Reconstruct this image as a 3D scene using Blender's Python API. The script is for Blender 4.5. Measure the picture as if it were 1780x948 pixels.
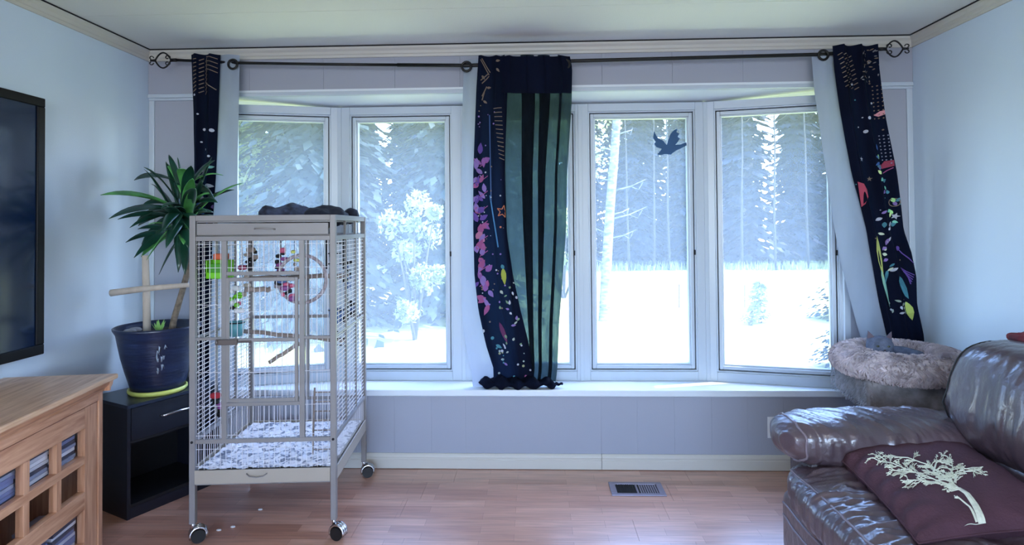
import bpy, bmesh, math, random
from mathutils import Vector, Matrix, noise
PI = math.pi
for o in list(bpy.data.objects): bpy.data.objects.remove(o)
SC = bpy.context.scene
COL = SC.collection

# ------------------------------------------------------------ camera
CAM = Vector((0, 0, 1.39)); YAW, PIT, ROL = .0364, .0172, -.0081; FPX = 1030.0; CX, CY = 890.0, 376.1
fw = Vector((-math.sin(YAW)*math.cos(PIT), math.cos(YAW)*math.cos(PIT), math.sin(PIT)))
rt = Vector((math.cos(YAW), math.sin(YAW), 0)); up = rt.cross(fw)
r2 = rt*math.cos(ROL) + up*math.sin(ROL); u2 = -rt*math.sin(ROL) + up*math.cos(ROL)
cd = bpy.data.cameras.new('camera'); cam = bpy.data.objects.new('camera', cd); COL.objects.link(cam)
cd.sensor_width = 36; cd.lens = FPX/1780*36; cd.shift_y = -(474-CY)/1780; cd.clip_end = 500; cd.clip_start = .02
cam.matrix_world = Matrix(((r2.x, u2.x, -fw.x, CAM.x), (r2.y, u2.y, -fw.y, CAM.y), (r2.z, u2.z, -fw.z, CAM.z), (0, 0, 0, 1)))
SC.camera = cam
def pix(x, y, Y):
    d = fw + r2*((x-CX)/FPX) + u2*((CY-y)/FPX)
    return CAM + d*(Y/d.y)

# ------------------------------------------------------------ world, sun, lamps, exposure
W = bpy.data.worlds.new('sky'); SC.world = W; W.use_nodes = True
nt = W.node_tree; nt.nodes.clear()
sky = nt.nodes.new('ShaderNodeTexSky'); sky.sky_type = 'NISHITA'; sky.sun_disc = False
sky.sun_elevation = math.radians(48); sky.sun_rotation = math.radians(76); sky.air_density = 1.0; sky.dust_density = .8; sky.ozone_density = 2.5
bg = nt.nodes.new('ShaderNodeBackground'); bg.inputs[1].default_value = 2.9
out = nt.nodes.new('ShaderNodeOutputWorld')
tn = nt.nodes.new('ShaderNodeMix'); tn.data_type = 'RGBA'; tn.blend_type = 'MULTIPLY'; tn.inputs[0].default_value = 1; tn.inputs[7].default_value = (.90, .965, 1.12, 1)
nt.links.new(sky.outputs[0], tn.inputs[6]); nt.links.new(tn.outputs[2], bg.inputs[0]); nt.links.new(bg.outputs[0], out.inputs[0])
def lamp(name, kind, loc, rot, energy, color=(1, 1, 1), **kw):
    d = bpy.data.lights.new(name, kind); d.energy = energy; d.color = color
    for k, v in kw.items(): setattr(d, k, v)
    o = bpy.data.objects.new(name, d); COL.objects.link(o); o.location = loc; o.rotation_euler = rot
    return o
lamp('sun', 'SUN', (20, 0, 20), (math.radians(42), 0, math.radians(104)), 12, (1, .95, .85), angle=.01)
# added fill lights: a large one behind the camera, a weak one under the ceiling
lamp('rear_fill_light', 'AREA', (-.2, -2.9, 1.5), (math.radians(-90), 0, math.radians(180)), 85, (.86, .90, 1), shape='RECTANGLE', size=3.2, size_y=1.5)
lamp('ceiling_fill_light', 'AREA', (0, .3, 2.3), (0, 0, 0), 16, (1, .97, .92), shape='DISK', size=.5)
# portal guiding the sky light through the bay (gives no light of its own)
pt_ = lamp('bay_portal', 'AREA', (-.07, 3.8, 1.3), (math.radians(-90), 0, 0), 1, shape='RECTANGLE', size=3.5, size_y=1.7); pt_.data.cycles.is_portal = True
SC.view_settings.view_transform = 'Standard'; SC.view_settings.look = 'None'
SC.view_settings.exposure = 0.0; SC.view_settings.gamma = 1; SC.view_settings.use_curve_mapping = False

# ------------------------------------------------------------ materials
def lin(h):
    h = h.lstrip('#'); c = [int(h[i:i+2], 16)/255 for i in (0, 2, 4)]
    return tuple(((x+.055)/1.055)**2.4 if x > .04045 else x/12.92 for x in c) + (1,)
def mat(name, col, rough=.6, metal=0, var=0, vscale=8, bump=0, bscale=40, spec=.5, col2=None, stretch=(1, 1, 1), sss=0, coat=0, detail=4, coords='Object'):
    m = bpy.data.materials.new(name); m.use_nodes = True; t = m.node_tree; b = t.nodes['Principled BSDF']
    c = lin(col) if isinstance(col, str) else col
    b.inputs['Base Color'].default_value = c; b.inputs['Roughness'].default_value = rough; b.inputs['Metallic'].default_value = metal
    b.inputs['Specular IOR Level'].default_value = spec; b.inputs['Coat Weight'].default_value = coat
    if var or col2 or bump:
        tc = t.nodes.new('ShaderNodeTexCoord'); mp = t.nodes.new('ShaderNodeMapping'); mp.inputs['Scale'].default_value = stretch
        t.links.new(tc.outputs[coords], mp.inputs[0])
    if var or col2:
        n = t.nodes.new('ShaderNodeTexNoise'); n.inputs['Scale'].default_value = vscale; n.inputs['Detail'].default_value = detail
        t.links.new(mp.outputs[0], n.inputs[0])
        r = t.nodes.new('ShaderNodeValToRGB'); r.color_ramp.elements[0].position = .35; r.color_ramp.elements[1].position = .65
        c2 = lin(col2) if col2 else tuple(min(1, x*(1+var)) for x in c[:3])+(1,)
        c1 = c if col2 else tuple(x*(1-var) for x in c[:3])+(1,)
        r.color_ramp.elements[0].color = c1; r.color_ramp.elements[1].color = c2
        t.links.new(n.outputs[0], r.inputs[0]); t.links.new(r.outputs[0], b.inputs['Base Color'])
    if bump:
        n = t.nodes.new('ShaderNodeTexNoise'); n.inputs['Scale'].default_value = bscale; n.inputs['Detail'].default_value = 5
        t.links.new(mp.outputs[0], n.inputs[0]); bp = t.nodes.new('ShaderNodeBump'); bp.inputs['Strength'].default_value = bump; bp.inputs['Distance'].default_value = .01
        t.links.new(n.outputs[0], bp.inputs['Height']); t.links.new(bp.outputs[0], b.inputs['Normal'])
    return m
def cloth(name, col, transl, transp, tcol, var=.15, vscale=20, stretch=(1, 1, .3)):
    """woven cloth: diffuse + translucent + a little see-through"""
    m = mat(name, col, .9, var=var, vscale=vscale, stretch=stretch, spec=.1); t = m.node_tree; b = t.nodes['Principled BSDF']; o = t.nodes['Material Output']
    tl = t.nodes.new('ShaderNodeBsdfTranslucent'); tl.inputs[0].default_value = lin(tcol)
    tr = t.nodes.new('ShaderNodeBsdfTransparent'); tr.inputs[0].default_value = lin(tcol)
    m1 = t.nodes.new('ShaderNodeMixShader'); m1.inputs[0].default_value = transl
    m2 = t.nodes.new('ShaderNodeMixShader'); m2.inputs[0].default_value = transp
    t.links.new(b.outputs[0], m1.inputs[1]); t.links.new(tl.outputs[0], m1.inputs[2])
    t.links.new(m1.outputs[0], m2.inputs[1]); t.links.new(tr.outputs[0], m2.inputs[2]); t.links.new(m2.outputs[0], o.inputs[0])
    return m
M = {}
M['wall'] = mat('wall_paint', '#c3cbd2', .75, bump=.05, bscale=250)
M['wallside'] = mat('side_wall_paint_with_daylight', '#c6d5e4', .7, bump=.08, bscale=200)  # window light on the side walls is put into this lighter, bluer colour
M['panelwall'] = mat('panel_paint_with_shade', '#9a9eaa', .65, bump=.04, bscale=120)  # shade on the backlit window wall is darkened into the paint colour
M['ceil'] = mat('ceiling_paint', '#d8dad6', .8, bump=.15, bscale=180)
M['trim'] = mat('cream_trim', '#c0bdb4', .45)
M['frame'] = mat('white_window_paint', '#b4bfca', .35, bump=.03, bscale=60)
M['gap'] = mat('dark_gap', '#15171c', .9)
M['sill'] = mat('sill_paint', '#d5dde4', .3)
M['iron'] = mat('black_iron', '#08080b', .45, metal=.3)
M['cage'] = mat('cage_enamel', '#7e7a79', .4, var=.06, vscale=6)
M['cagew'] = mat('cage_wire', '#cfccd0', .35)
M['chrome'] = mat('chrome', '#c8cad0', .15, metal=1)
M['rubber'] = mat('rubber', '#0a0a0c', .5)
M['black'] = mat('black_laminate', '#0b0f1c', .4, bump=.05, bscale=300)
M['blackin'] = mat('black_laminate_inner', '#07080e', .5)
M['pot'] = mat('pot_glaze', '#1a2440', .3, var=.25, vscale=5, stretch=(1, 1, 8), bump=.2, bscale=12)
M['soil'] = mat('soil', '#2b221d', .95, var=.5, vscale=60, bump=.8, bscale=60)
M['saucer'] = mat('saucer_plastic', '#cdd46e', .4)
M['leaf'] = mat('leaf_green', '#123a2c', .33, var=.45, vscale=7, stretch=(1, 1, 1))
M['leaf2'] = mat('leaf_green_light', '#4c8f4a', .35, var=.4, vscale=12)
M['bark'] = mat('cane_bark', '#6e6154', .8, var=.4, vscale=40, bump=.5, bscale=80)
M['stick'] = mat('pale_wood', '#b7aa9c', .7, var=.12, vscale=20, stretch=(1, 1, .3))
M['stone'] = mat('pale_stone', '#8f9096', .6, var=.2, vscale=30)
M['tvframe'] = mat('tv_bezel', '#05060a', .5, spec=.2)
M['screen'] = mat('tv_screen', '#0a1c36', .12, spec=.6)
M['leather'] = mat('brown_leather', '#4c3d43', .33, var=.15, vscale=5, bump=.4, bscale=30, spec=.9, coat=.3)
M['leather2'] = mat('brown_leather_dark', '#3a2c30', .4, var=.15, vscale=6, bump=.3, bscale=24, spec=.5)
M['piping'] = mat('leather_piping', '#786c74', .3)
M['pillow'] = mat('plum_fabric', '#50363f', .85, var=.12, vscale=8, bump=.3, bscale=120, spec=.2)
M['embroid'] = mat('cream_thread', '#d3d6c2', .7, var=.12, vscale=60)
M['fur'] = mat('beige_plush', '#c3b8bb', .95, var=.18, vscale=14, spec=.1)
M['furgrey'] = mat('grey_plush', '#908c8e', .95, col2='#6c6866', vscale=16, bump=.6, bscale=40, spec=.1)
M['furdark'] = mat('dark_plush', '#3a3b44', .95, spec=.1)
M['cat'] = mat('cat_fur', '#5b6274', .9, var=.25, vscale=25, bump=.5, bscale=120, spec=.15)
M['catear'] = mat('cat_ear_inner', '#5f525c', .8)
M['catnose'] = mat('cat_nose', '#3a3036', .5)
M['cateye'] = mat('cat_eye', '#4c5540', .15)
M['white'] = mat('white_plastic', '#d9dce0', .4)
M['vent'] = mat('vent_metal', '#8f8a9a', .35, metal=.5)
M['red'] = mat('red_fabric', '#9a1f2a', .8)
M['blanket'] = mat('dark_patterned_cloth', '#1a1d2c', .9, col2='#3c4560', vscale=25, bump=.6, bscale=30)
M['green'] = mat('green_plastic', '#6fc21e', .25)
M['bird'] = cloth('blue_sticker', '#4a6585', .3, .15, '#6d88a6', 0)
M['blue'] = mat('blue_plastic', '#4d6a9c', .35)
M['purple'] = mat('purple_plastic', '#7a3c78', .5)
M['pink'] = mat('pink_wood', '#c05878', .5)
M['tan'] = mat('perch_wood', '#8d8078', .8, var=.25, vscale=25, bump=.4, bscale=60)
M['orange'] = mat('orange_toy', '#c4582e', .6)
M['rope'] = mat('rope', '#a39aa0', .95, var=.25, vscale=70, bump=.8, bscale=120)
M['dvd'] = mat('case_spines', '#1b1d26', .3)
# bedding: printed paper with grey blotches
def bedding():
    m = mat('cage_liner_paper', '#e2e0e4', .8); t = m.node_tree; b = t.nodes['Principled BSDF']
    tc = t.nodes.new('ShaderNodeTexCoord'); v = t.nodes.new('ShaderNodeTexNoise'); v.inputs['Scale'].default_value = 26; v.inputs['Detail'].default_value = 3; v.inputs['Distortion'].default_value = 1.2
    r = t.nodes.new('ShaderNodeValToRGB'); r.color_ramp.elements[0].position = .40; r.color_ramp.elements[0].color = lin('#7b7f8c'); r.color_ramp.elements[1].position = .50; r.color_ramp.elements[1].color = lin('#e6e3e6')
    t.links.new(tc.outputs['Object'], v.inputs[0]); t.links.new(v.outputs[0], r.inputs[0]); t.links.new(r.outputs[0], b.inputs['Base Color']); return m
M['bedding'] = bedding()
def oak(name, c1, c2, ax=0):
    m = mat(name, c1, .35, spec=.5); t = m.node_tree; b = t.nodes['Principled BSDF']
    tc = t.nodes.new('ShaderNodeTexCoord'); mp = t.nodes.new('ShaderNodeMapping'); s = [14, 14, 14]; s[ax] = 1.2; mp.inputs['Scale'].default_value = s
    n = t.nodes.new('ShaderNodeTexNoise'); n.inputs['Scale'].default_value = 4; n.inputs['Detail'].default_value = 8; n.inputs['Distortion'].default_value = .6
    r = t.nodes.new('ShaderNodeValToRGB'); r.color_ramp.elements[0].position = .3; r.color_ramp.elements[0].color = lin(c1); r.color_ramp.elements[1].position = .62; r.color_ramp.elements[1].color = lin(c2)
    t.links.new(tc.outputs['Object'], mp.inputs[0]); t.links.new(mp.outputs[0], n.inputs[0]); t.links.new(n.outputs[0], r.inputs[0]); t.links.new(r.outputs[0], b.inputs['Base Color'])
    bp = t.nodes.new('ShaderNodeBump'); bp.inputs['Strength'].default_value = .12; bp.inputs['Distance'].default_value = .003
    t.links.new(n.outputs[0], bp.inputs['Height']); t.links.new(bp.outputs[0], b.inputs['Normal']); return m
M['oakv'] = oak('honey_oak_upright', '#a87352', '#cc9a78', 2)
M['oakh'] = oak('honey_oak', '#a87352', '#cf9e7c', 0)
M['oaktop'] = oak('honey_oak_top', '#b48763', '#d9b492', 0)
def floor_mat():
    m = mat('laminate', '#a5704a', .36, spec=.7, coat=1); m.node_tree.nodes['Principled BSDF'].inputs['Coat Roughness'].default_value = .28; t = m.node_tree; b = t.nodes['Principled BSDF']
    geo = t.nodes.new('ShaderNodeNewGeometry')
    br = t.nodes.new('ShaderNodeTexBrick'); br.inputs['Scale'].default_value = 1; br.inputs['Brick Width'].default_value = .42; br.inputs['Row Height'].default_value = .0642
    br.inputs['Mortar Size'].default_value = .0006; br.inputs['Color1'].default_value = lin('#ad7c66'); br.inputs['Color2'].default_value = lin('#c99c86'); br.inputs['Mortar'].default_value = lin('#7d5238')
    br.offset = .37; br.squash = 1; br.inputs['Bias'].default_value = 0
    mp0 = t.nodes.new('ShaderNodeMapping'); mp0.inputs['Location'].default_value = (.1, -.003, 0)
    t.links.new(geo.outputs['Position'], mp0.inputs[0]); t.links.new(mp0.outputs[0], br.inputs['Vector'])
    mp = t.nodes.new('ShaderNodeMapping'); mp.inputs['Scale'].default_value = (2.2, 26, 1); t.links.new(geo.outputs['Position'], mp.inputs[0])
    n = t.nodes.new('ShaderNodeTexNoise'); n.inputs['Scale'].default_value = 2; n.inputs['Detail'].default_value = 7; n.inputs['Distortion'].default_value = .5; t.links.new(mp.outputs[0], n.inputs[0])
    r = t.nodes.new('ShaderNodeValToRGB'); r.color_ramp.elements[0].position = .3; r.color_ramp.elements[0].color = (.78, .76, .74, 1); r.color_ramp.elements[1].position = .65; r.color_ramp.elements[1].color = (1.12, 1.1, 1.08, 1)
    t.links.new(n.outputs[0], r.inputs[0])
    mx = t.nodes.new('ShaderNodeMix'); mx.data_type = 'RGBA'; mx.blend_type = 'MULTIPLY'; mx.inputs[0].default_value = 1
    t.links.new(br.outputs['Color'], mx.inputs[6]); t.links.new(r.outputs[0], mx.inputs[7]); t.links.new(mx.outputs[2], b.inputs['Base Color'])
    return m
M['floor'] = floor_mat()
def glass(name, veil, tint='#ffffff', veil_col='#cfe0ee', gloss=True):
    m = bpy.data.materials.new(name); m.use_nodes = True; t = m.node_tree; t.nodes.clear()
    o = t.nodes.new('ShaderNodeOutputMaterial'); tr = t.nodes.new('ShaderNodeBsdfTransparent'); tr.inputs[0].default_value = lin(tint)
    gl = t.nodes.new('ShaderNodeBsdfGlossy'); gl.inputs['Roughness'].default_value = .03
    lw = t.nodes.new('ShaderNodeLayerWeight'); pw5 = t.nodes.new('ShaderNodeMath'); pw5.operation = 'POWER'; pw5.inputs[1].default_value = 4; fr = t.nodes.new('ShaderNodeMath'); fr.operation = 'MULTIPLY_ADD'; fr.inputs[1].default_value = .25; fr.inputs[2].default_value = .005
    t.links.new(lw.outputs['Facing'], pw5.inputs[0]); t.links.new(pw5.outputs[0], fr.inputs[0])
    df = t.nodes.new('ShaderNodeBsdfTranslucent'); df.inputs[0].default_value = lin(veil_col)
    m1 = t.nodes.new('ShaderNodeMixShader'); m2 = t.nodes.new('ShaderNodeMixShader')
    m1.inputs[0].default_value = veil
    t.links.new(tr.outputs[0], m1.inputs[1]); t.links.new(df.outputs[0], m1.inputs[2])
    t.links.new(fr.outputs[0], m2.inputs[0]); t.links.new(m1.outputs[0], m2.inputs[1]); t.links.new(gl.outputs[0], m2.inputs[2]); t.links.new((m2 if gloss else m1).outputs[0], o.inputs[0])
    return m
M['glass'] = glass('veiled_window_glass', .11, veil_col='#d0daea', gloss=False)  # veiling glare over the view, put into the panes as a pale translucent tint
M['cabglass'] = glass('cabinet_glass', .02)
M['fab_dark'] = cloth('navy_curtain', '#0a1022', .12, .0, '#1c3350', .3, 6)
M['fab_sheer'] = cloth('navy_curtain_single_layer', '#0a1119', .10, .11, '#88aab0', .35, 30, (1, 1, .5))
M['fab_white'] = cloth('white_lining', '#929cab', .16, .03, '#cfdcec', .06, 8)
_t = M['fab_sheer'].node_tree; _mx = [l.to_node for l in _t.links if l.from_node.type == 'BSDF_TRANSPARENT'][0]
_tc = _t.nodes.new('ShaderNodeTexCoord'); _mp = _t.nodes.new('ShaderNodeMapping'); _mp.inputs['Scale'].default_value = (1, 1, .35)
_n = _t.nodes.new('ShaderNodeTexNoise'); _n.inputs['Scale'].default_value = 38; _n.inputs['Detail'].default_value = 6; _n.inputs['Roughness'].default_value = .75
_mr = _t.nodes.new('ShaderNodeMapRange'); _mr.inputs['From Min'].default_value = .35; _mr.inputs['From Max'].default_value = .7; _mr.inputs['To Min'].default_value = .02; _mr.inputs['To Max'].default_value = .26
_t.links.new(_tc.outputs['Object'], _mp.inputs[0]); _t.links.new(_mp.outputs[0], _n.inputs[0]); _t.links.new(_n.outputs[0], _mr.inputs[0]); _t.links.new(_mr.outputs[0], _mx.inputs[0])
# print material: colours come from the flat printed pieces themselves
pm = bpy.data.materials.new('fabric_print'); pm.use_nodes = True; t = pm.node_tree
va = t.nodes.new('ShaderNodeVertexColor'); va.layer_name = 'Col'; t.links.new(va.outputs[0], t.nodes['Principled BSDF'].inputs['Base Color']); t.nodes['Principled BSDF'].inputs['Roughness'].default_value = .8
M['print'] = pm
M['lawn'] = mat('lawn', '#a9aa6e', .9, col2='#999c5c', vscale=.35, spec=.1)
M['grass'] = mat('tall_grass', '#8f9468', .9, var=.2, vscale=3, spec=.1)
def foliage(name, c, c2, tl=.35):
    m = mat(name, c, .6, col2=c2, vscale=1.3, spec=.3, detail=6); t = m.node_tree; b = t.nodes['Principled BSDF']; o = t.nodes['Material Output']
    r = [n for n in t.nodes if n.type == 'VALTORGB'][0]
    x = t.nodes.new('ShaderNodeBsdfTranslucent'); mx = t.nodes.new('ShaderNodeMixShader'); mx.inputs[0].default_value = tl
    t.links.new(r.outputs[0], x.inputs[0]); t.links.new(b.outputs[0], mx.inputs[1]); t.links.new(x.outputs[0], mx.inputs[2]); t.links.new(mx.outputs[0], o.inputs[0]); return m
M['spruce'] = foliage('spruce_needles', '#1b2527', '#35453f', .15)
M['pine'] = foliage('forest_needles', '#1a2029', '#323c48', .15)
M['leafy'] = foliage('broad_leaves', '#76865a', '#a9b478', .4)
M['birch'] = mat('birch_bark', '#8a8e94', .8, col2='#50545a', vscale=6, stretch=(1, 1, 3), spec=.2)
M['trunk'] = mat('conifer_bark', '#3a3836', .9, var=.2, vscale=5)

# ------------------------------------------------------------ mesh helpers
class MB:
    def __init__(s): s.v = []; s.f = []; s.c = []
    def add(s, vs, fs, col=None):
        k = len(s.v); s.v += [tuple(v) for v in vs]; s.f += [tuple(i+k for i in f) for f in fs]
        s.c += [col]*len(fs); return s
    def box(s, a, b):
        (x0, y0, z0), (x1, y1, z1) = a, b
        return s.add([(x0, y0, z0), (x1, y0, z0), (x1, y1, z0), (x0, y1, z0), (x0, y0, z1), (x1, y0, z1), (x1, y1, z1), (x0, y1, z1)],
                     [(0, 3, 2, 1), (4, 5, 6, 7), (0, 1, 5, 4), (1, 2, 6, 5), (2, 3, 7, 6), (3, 0, 4, 7)])
    def tube(s, pts, r, n=8, cap=True):
        pts = [Vector(p) for p in pts]; rs = r if isinstance(r, (list, tuple)) else [r]*len(pts)
        rings = []; prev = None
        for i, p in enumerate(pts):
            d = (pts[min(i+1, len(pts)-1)]-pts[max(i-1, 0)])
            if d.length < 1e-9: d = Vector((0, 0, 1))
            d.normalize()
            if prev is None:
                a = Vector((0, 0, 1)) if abs(d.z) < .9 else Vector((1, 0, 0))
                u = d.cross(a).normalized()
            else: u = (prev-d*prev.dot(d)).normalized()
            prev = u; w = d.cross(u)
            off = PI/4 if n == 4 else 0
            rings.append([p+(u*math.cos(off+2*PI*k/n)+w*math.sin(off+2*PI*k/n))*rs[i] for k in range(n)])
        vs = [v for rg in rings for v in rg]; fs = []
        for i in range(len(pts)-1):
            for k in range(n): fs.append((i*n+k, i*n+(k+1) % n, (i+1)*n+(k+1) % n, (i+1)*n+k))
        if cap: fs += [tuple(range(n-1, -1, -1)), tuple((len(pts)-1)*n+k for k in range(n))]
        return s.add(vs, fs)
    def lathe(s, prof, c=(0, 0, 0), n=40, sx=1, sy=1):
        vs = []; m = len(prof)
        for r, z in prof:
            for k in range(n): vs.append((c[0]+sx*r*math.cos(2*PI*k/n), c[1]+sy*r*math.sin(2*PI*k/n), c[2]+z))
        fs = [(i*n+k, i*n+(k+1) % n, (i+1)*n+(k+1) % n, (i+1)*n+k) for i in range(m-1) for k in range(n)]
        return s.add(vs, fs)
    def prism(s, poly, axis, a, b):
        """poly of 2D points extruded along axis 0/1/2 from a to b"""
        def P(p, t):
            return (t, p[0], p[1]) if axis == 0 else ((p[0], t, p[1]) if axis == 1 else (p[0], p[1], t))
        n = len(poly); vs = [P(p, a) for p in poly]+[P(p, b) for p in poly]
        return s.add(vs, [tuple(range(n-1, -1, -1)), tuple(range(n, 2*n))]+[(i, (i+1) % n, n+(i+1) % n, n+i) for i in range(n)])
    def build(s, name, m, parent=None, smooth=False, bevel=0, kind=None, label=None, fixn=True):
        me = bpy.data.meshes.new(name); me.from_pydata(s.v, [], s.f); me.update()
        if any(c is not None for c in s.c):
            at = me.color_attributes.new('Col', 'FLOAT_COLOR', 'CORNER'); i = 0
            for p, c in zip(me.polygons, s.c):
                for li in p.loop_indices: at.data[li].color = c or (1, 1, 1, 1)
        if fixn:
            bm = bmesh.new(); bm.from_mesh(me); bmesh.ops.recalc_face_normals(bm, faces=bm.faces); bm.to_mesh(me); bm.free()
        me.materials.append(M[m] if isinstance(m, str) else m)
        if smooth:
            me.polygons.foreach_set('use_smooth', [True]*len(me.polygons))
        o = bpy.data.objects.new(name, me); COL.objects.link(o)
        if parent: o.parent = parent
        if bevel:
            md = o.modifiers.new('bevel', 'BEVEL'); md.width = bevel; md.segments = 2; md.limit_method = 'ANGLE'
        if kind: o['kind'] = kind
        if label: o['label'] = label
        return o
def bx(name, a, b, m, parent=None, bevel=0, **k): return MB().box(a, b).build(name, m, parent, bevel=bevel, **k)
def tag(o, label=None, cat=None, group=None, kind=None):
    if label: o['label'] = label
    if cat: o['category'] = cat
    if group: o['group'] = group
    if kind: o['kind'] = kind
    return o
def empty(name, loc, rz=0, **k):
    o = bpy.data.objects.new(name, None); COL.objects.link(o); o.location = loc; o.rotation_euler = (0, 0, rz); o.empty_display_size = .05
    return tag(o, **k)
def S(o, label=None): o['kind'] = 'structure'; return o if not label else tag(o, label)
def copyobj(o, parent=None):
    c = o.copy(); COL.objects.link(c)
    if parent: c.parent = parent
    return c
def puff(c, s, k=4, n=16, disp=None, rot=None):
    """rounded cushion block centred c, half sizes s, superellipsoid power k"""
    mb = MB(); idx = {}; vs = []; fs = []
    def vert(p):
        key = tuple(round(x, 5) for x in p)
        if key not in idx:
            x, y, z = p; r = (abs(x)**k+abs(y)**k+abs(z)**k)**(-1/k); d = Vector((x*r*s[0], y*r*s[1], z*r*s[2]))
            nn = Vector((math.copysign(abs(x*r)**(k-1), x)/s[0], math.copysign(abs(y*r)**(k-1), y)/s[1], math.copysign(abs(z*r)**(k-1), z)/s[2])).normalized()
            if disp: d = d + nn*disp(d, nn)
            if rot: d = rot @ d
            idx[key] = len(vs); vs.append(d+Vector(c))
        return idx[key]
    for ax in range(3):
        for sg in (-1, 1):
            for i in range(n):
                for j in range(n):
                    q = []
                    for a, b in ((0, 0), (1, 0), (1, 1), (0, 1)):
                        u = math.tan((2*(i+a)/n-1)*PI/4); v = math.tan((2*(j+b)/n-1)*PI/4); p = [0, 0, 0]; p[ax] = sg; p[(ax+1) % 3] = u*sg; p[(ax+2) % 3] = v; q.append(vert(p))
                    fs.append(tuple(q))
    return mb.add(vs, fs)
def nz(p, s=(1, 1, 1)): return noise.noise(Vector((p[0]*s[0], p[1]*s[1], p[2]*s[2])))

# ------------------------------------------------------------ room shell
XL, XR, YB, ZC = -2.27, 2.145, 3.43, 2.448
YR = -3.2
# floor
fl = S(bx('floor', (XL-.15, YR-.15, -.1), (XR+.15, YB+.05, -.012), 'floor'))
random.seed(5)
pw = .1926; row = 0; y = YB-.01
protos = {}
while y > .9:
    x = XL - random.uniform(0, 1.2)
    while x < XR:
        x0 = max(x, XL); x1 = min(x+1.285, XR)
        if x1-x0 > .03:
            L = round(x1-x0, 3)
            if L not in protos:
                o = bx('plank', (0, 0, -.012), (L-.0012, pw-.0009, 0), 'floor', fl); protos[L] = o
            else: o = copyobj(protos[L], fl)
            o.location = (x0, y-pw, 0)
        x += 1.285
    y -= pw; row += 1
bx('plank', (XL, YR, -.012), (XR, y-.0009, 0), 'floor', fl, kind='stuff')
# ceiling with panels and recessed seams
ce = S(bx('ceiling', (XL-.3, YR-.3, ZC+.008), (XR+.3, 4.15, ZC+.15), 'ceil'))
ys = [YB+.02, 2.832, 1.61, .39, -.83, -2.05, YR]
for a, b in zip(ys[:-1], ys[1:]):
    bx('ceiling_panel', (XL-.05, b+.0015, ZC-.002), (XR+.05, a-.0015, ZC+.008), 'ceil', ce)
bx('seam_backing', (XL, YR, ZC+.0065), (XR, YB, ZC+.0078), 'gap', ce)
# walls
S(bx('wall_left', (XL-.15, YR, -.1), (XL, 3.8, ZC+.01), 'wallside'))
S(bx('wall_right', (XR, YR, -.1), (XR+.15, 3.8, ZC+.01), 'wallside'))
rw = MB(); rw.box((XL, YR-.15, -.1), (XR, YR, .72)); rw.box((XL, YR-.15, 2.3), (XR, YR, ZC)); rw.box((XL, YR-.15, .72), (-1.85, YR, 2.3)); rw.box((1.45, YR-.15, .72), (XR, YR, 2.3))  # the opening is made up for the rear fill light
S(rw.build('wall_rear', 'wallside'))
# bay corners in plan
BX = [(-1.89, 3.425), (-1.19, 3.6), (-.43, 3.6), (.286, 3.6), (1.037, 3.6), (1.75, 3.425)]
wb = MB()
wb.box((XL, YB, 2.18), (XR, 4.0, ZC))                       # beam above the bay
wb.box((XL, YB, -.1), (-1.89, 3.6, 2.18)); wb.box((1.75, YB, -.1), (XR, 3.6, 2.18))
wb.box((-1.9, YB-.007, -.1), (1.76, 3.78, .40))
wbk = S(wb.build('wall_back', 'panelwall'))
# lower and upper V-groove panels, each its own piece
random.seed(2)
edges = [XL+.03, -2.06, -1.87, -1.66, -1.45, -1.24, -1.03, -.814, -.599, -.40, -.2, -.052, .16, .375, .58, .79, 1.0, 1.2, 1.40, 1.60, 1.80, 1.98, XR-.03]
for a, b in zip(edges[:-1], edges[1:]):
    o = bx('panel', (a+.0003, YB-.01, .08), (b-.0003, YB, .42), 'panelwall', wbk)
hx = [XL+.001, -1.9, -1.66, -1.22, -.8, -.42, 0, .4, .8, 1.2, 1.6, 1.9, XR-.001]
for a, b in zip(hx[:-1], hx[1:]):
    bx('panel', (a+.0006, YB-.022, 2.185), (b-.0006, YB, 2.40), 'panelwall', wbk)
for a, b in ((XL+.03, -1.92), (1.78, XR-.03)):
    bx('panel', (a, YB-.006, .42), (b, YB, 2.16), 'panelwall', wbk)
# trims
t1 = MB(); t1.box((XL, YB-.028, 2.165), (XR, YB+.0, 2.187)); t1.box((XL, YB-.02, 2.15), (-1.9, YB, 2.165)); t1.box((1.78, YB-.02, 2.15), (XR, YB, 2.165))
S(t1.build('trim_1', 'frame', bevel=.003))
S(MB().box((XL, YB-.016, .08), (XL+.032, YB, 2.16)).build('trim_2', 'frame', bevel=.003))
S(MB().box((XR-.032, YB-.016, .08), (XR, YB, 2.16)).build('trim_3', 'frame', bevel=.003))
S(MB().box((-1.92, YB-.02, .40), (-1.885, YB+.03, 2.165)).build('trim_4', 'frame', bevel=.003))
S(MB().box((1.745, YB-.02, .40), (1.78, YB+.03, 2.165)).build('trim_5', 'frame', bevel=.003))
# crown mouldings
cz = ZC-.004
prof = [(0, cz-.062), (.010, cz-.062), (.012, cz-.048), (.017, cz-.044), (.019, cz-.028), (.030, cz-.016), (.032, cz-.003), (0, cz-.003)]
yb = YB-.022
S(MB().prism([(yb-a, z) for a, z in prof], 0, XL, XR).build('trim_6', 'trim'))
S(MB().prism([(XL+a, z) for a, z in prof], 1, YR, yb).build('trim_7', 'trim'))
S(MB().prism([(XR-a, z) for a, z in prof], 1, YR, yb).build('trim_8', 'trim'))
g = MB(); g.box((XL, yb-.036, ZC-.0085), (XR, yb, ZC-.0025)); g.box((XL, YR, ZC-.0085), (XL+.036, yb, ZC-.0025)); g.box((XR-.036, YR, ZC-.0085), (XR, yb, ZC-.0025))
S(g.build('trim_9', 'gap'))
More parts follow.
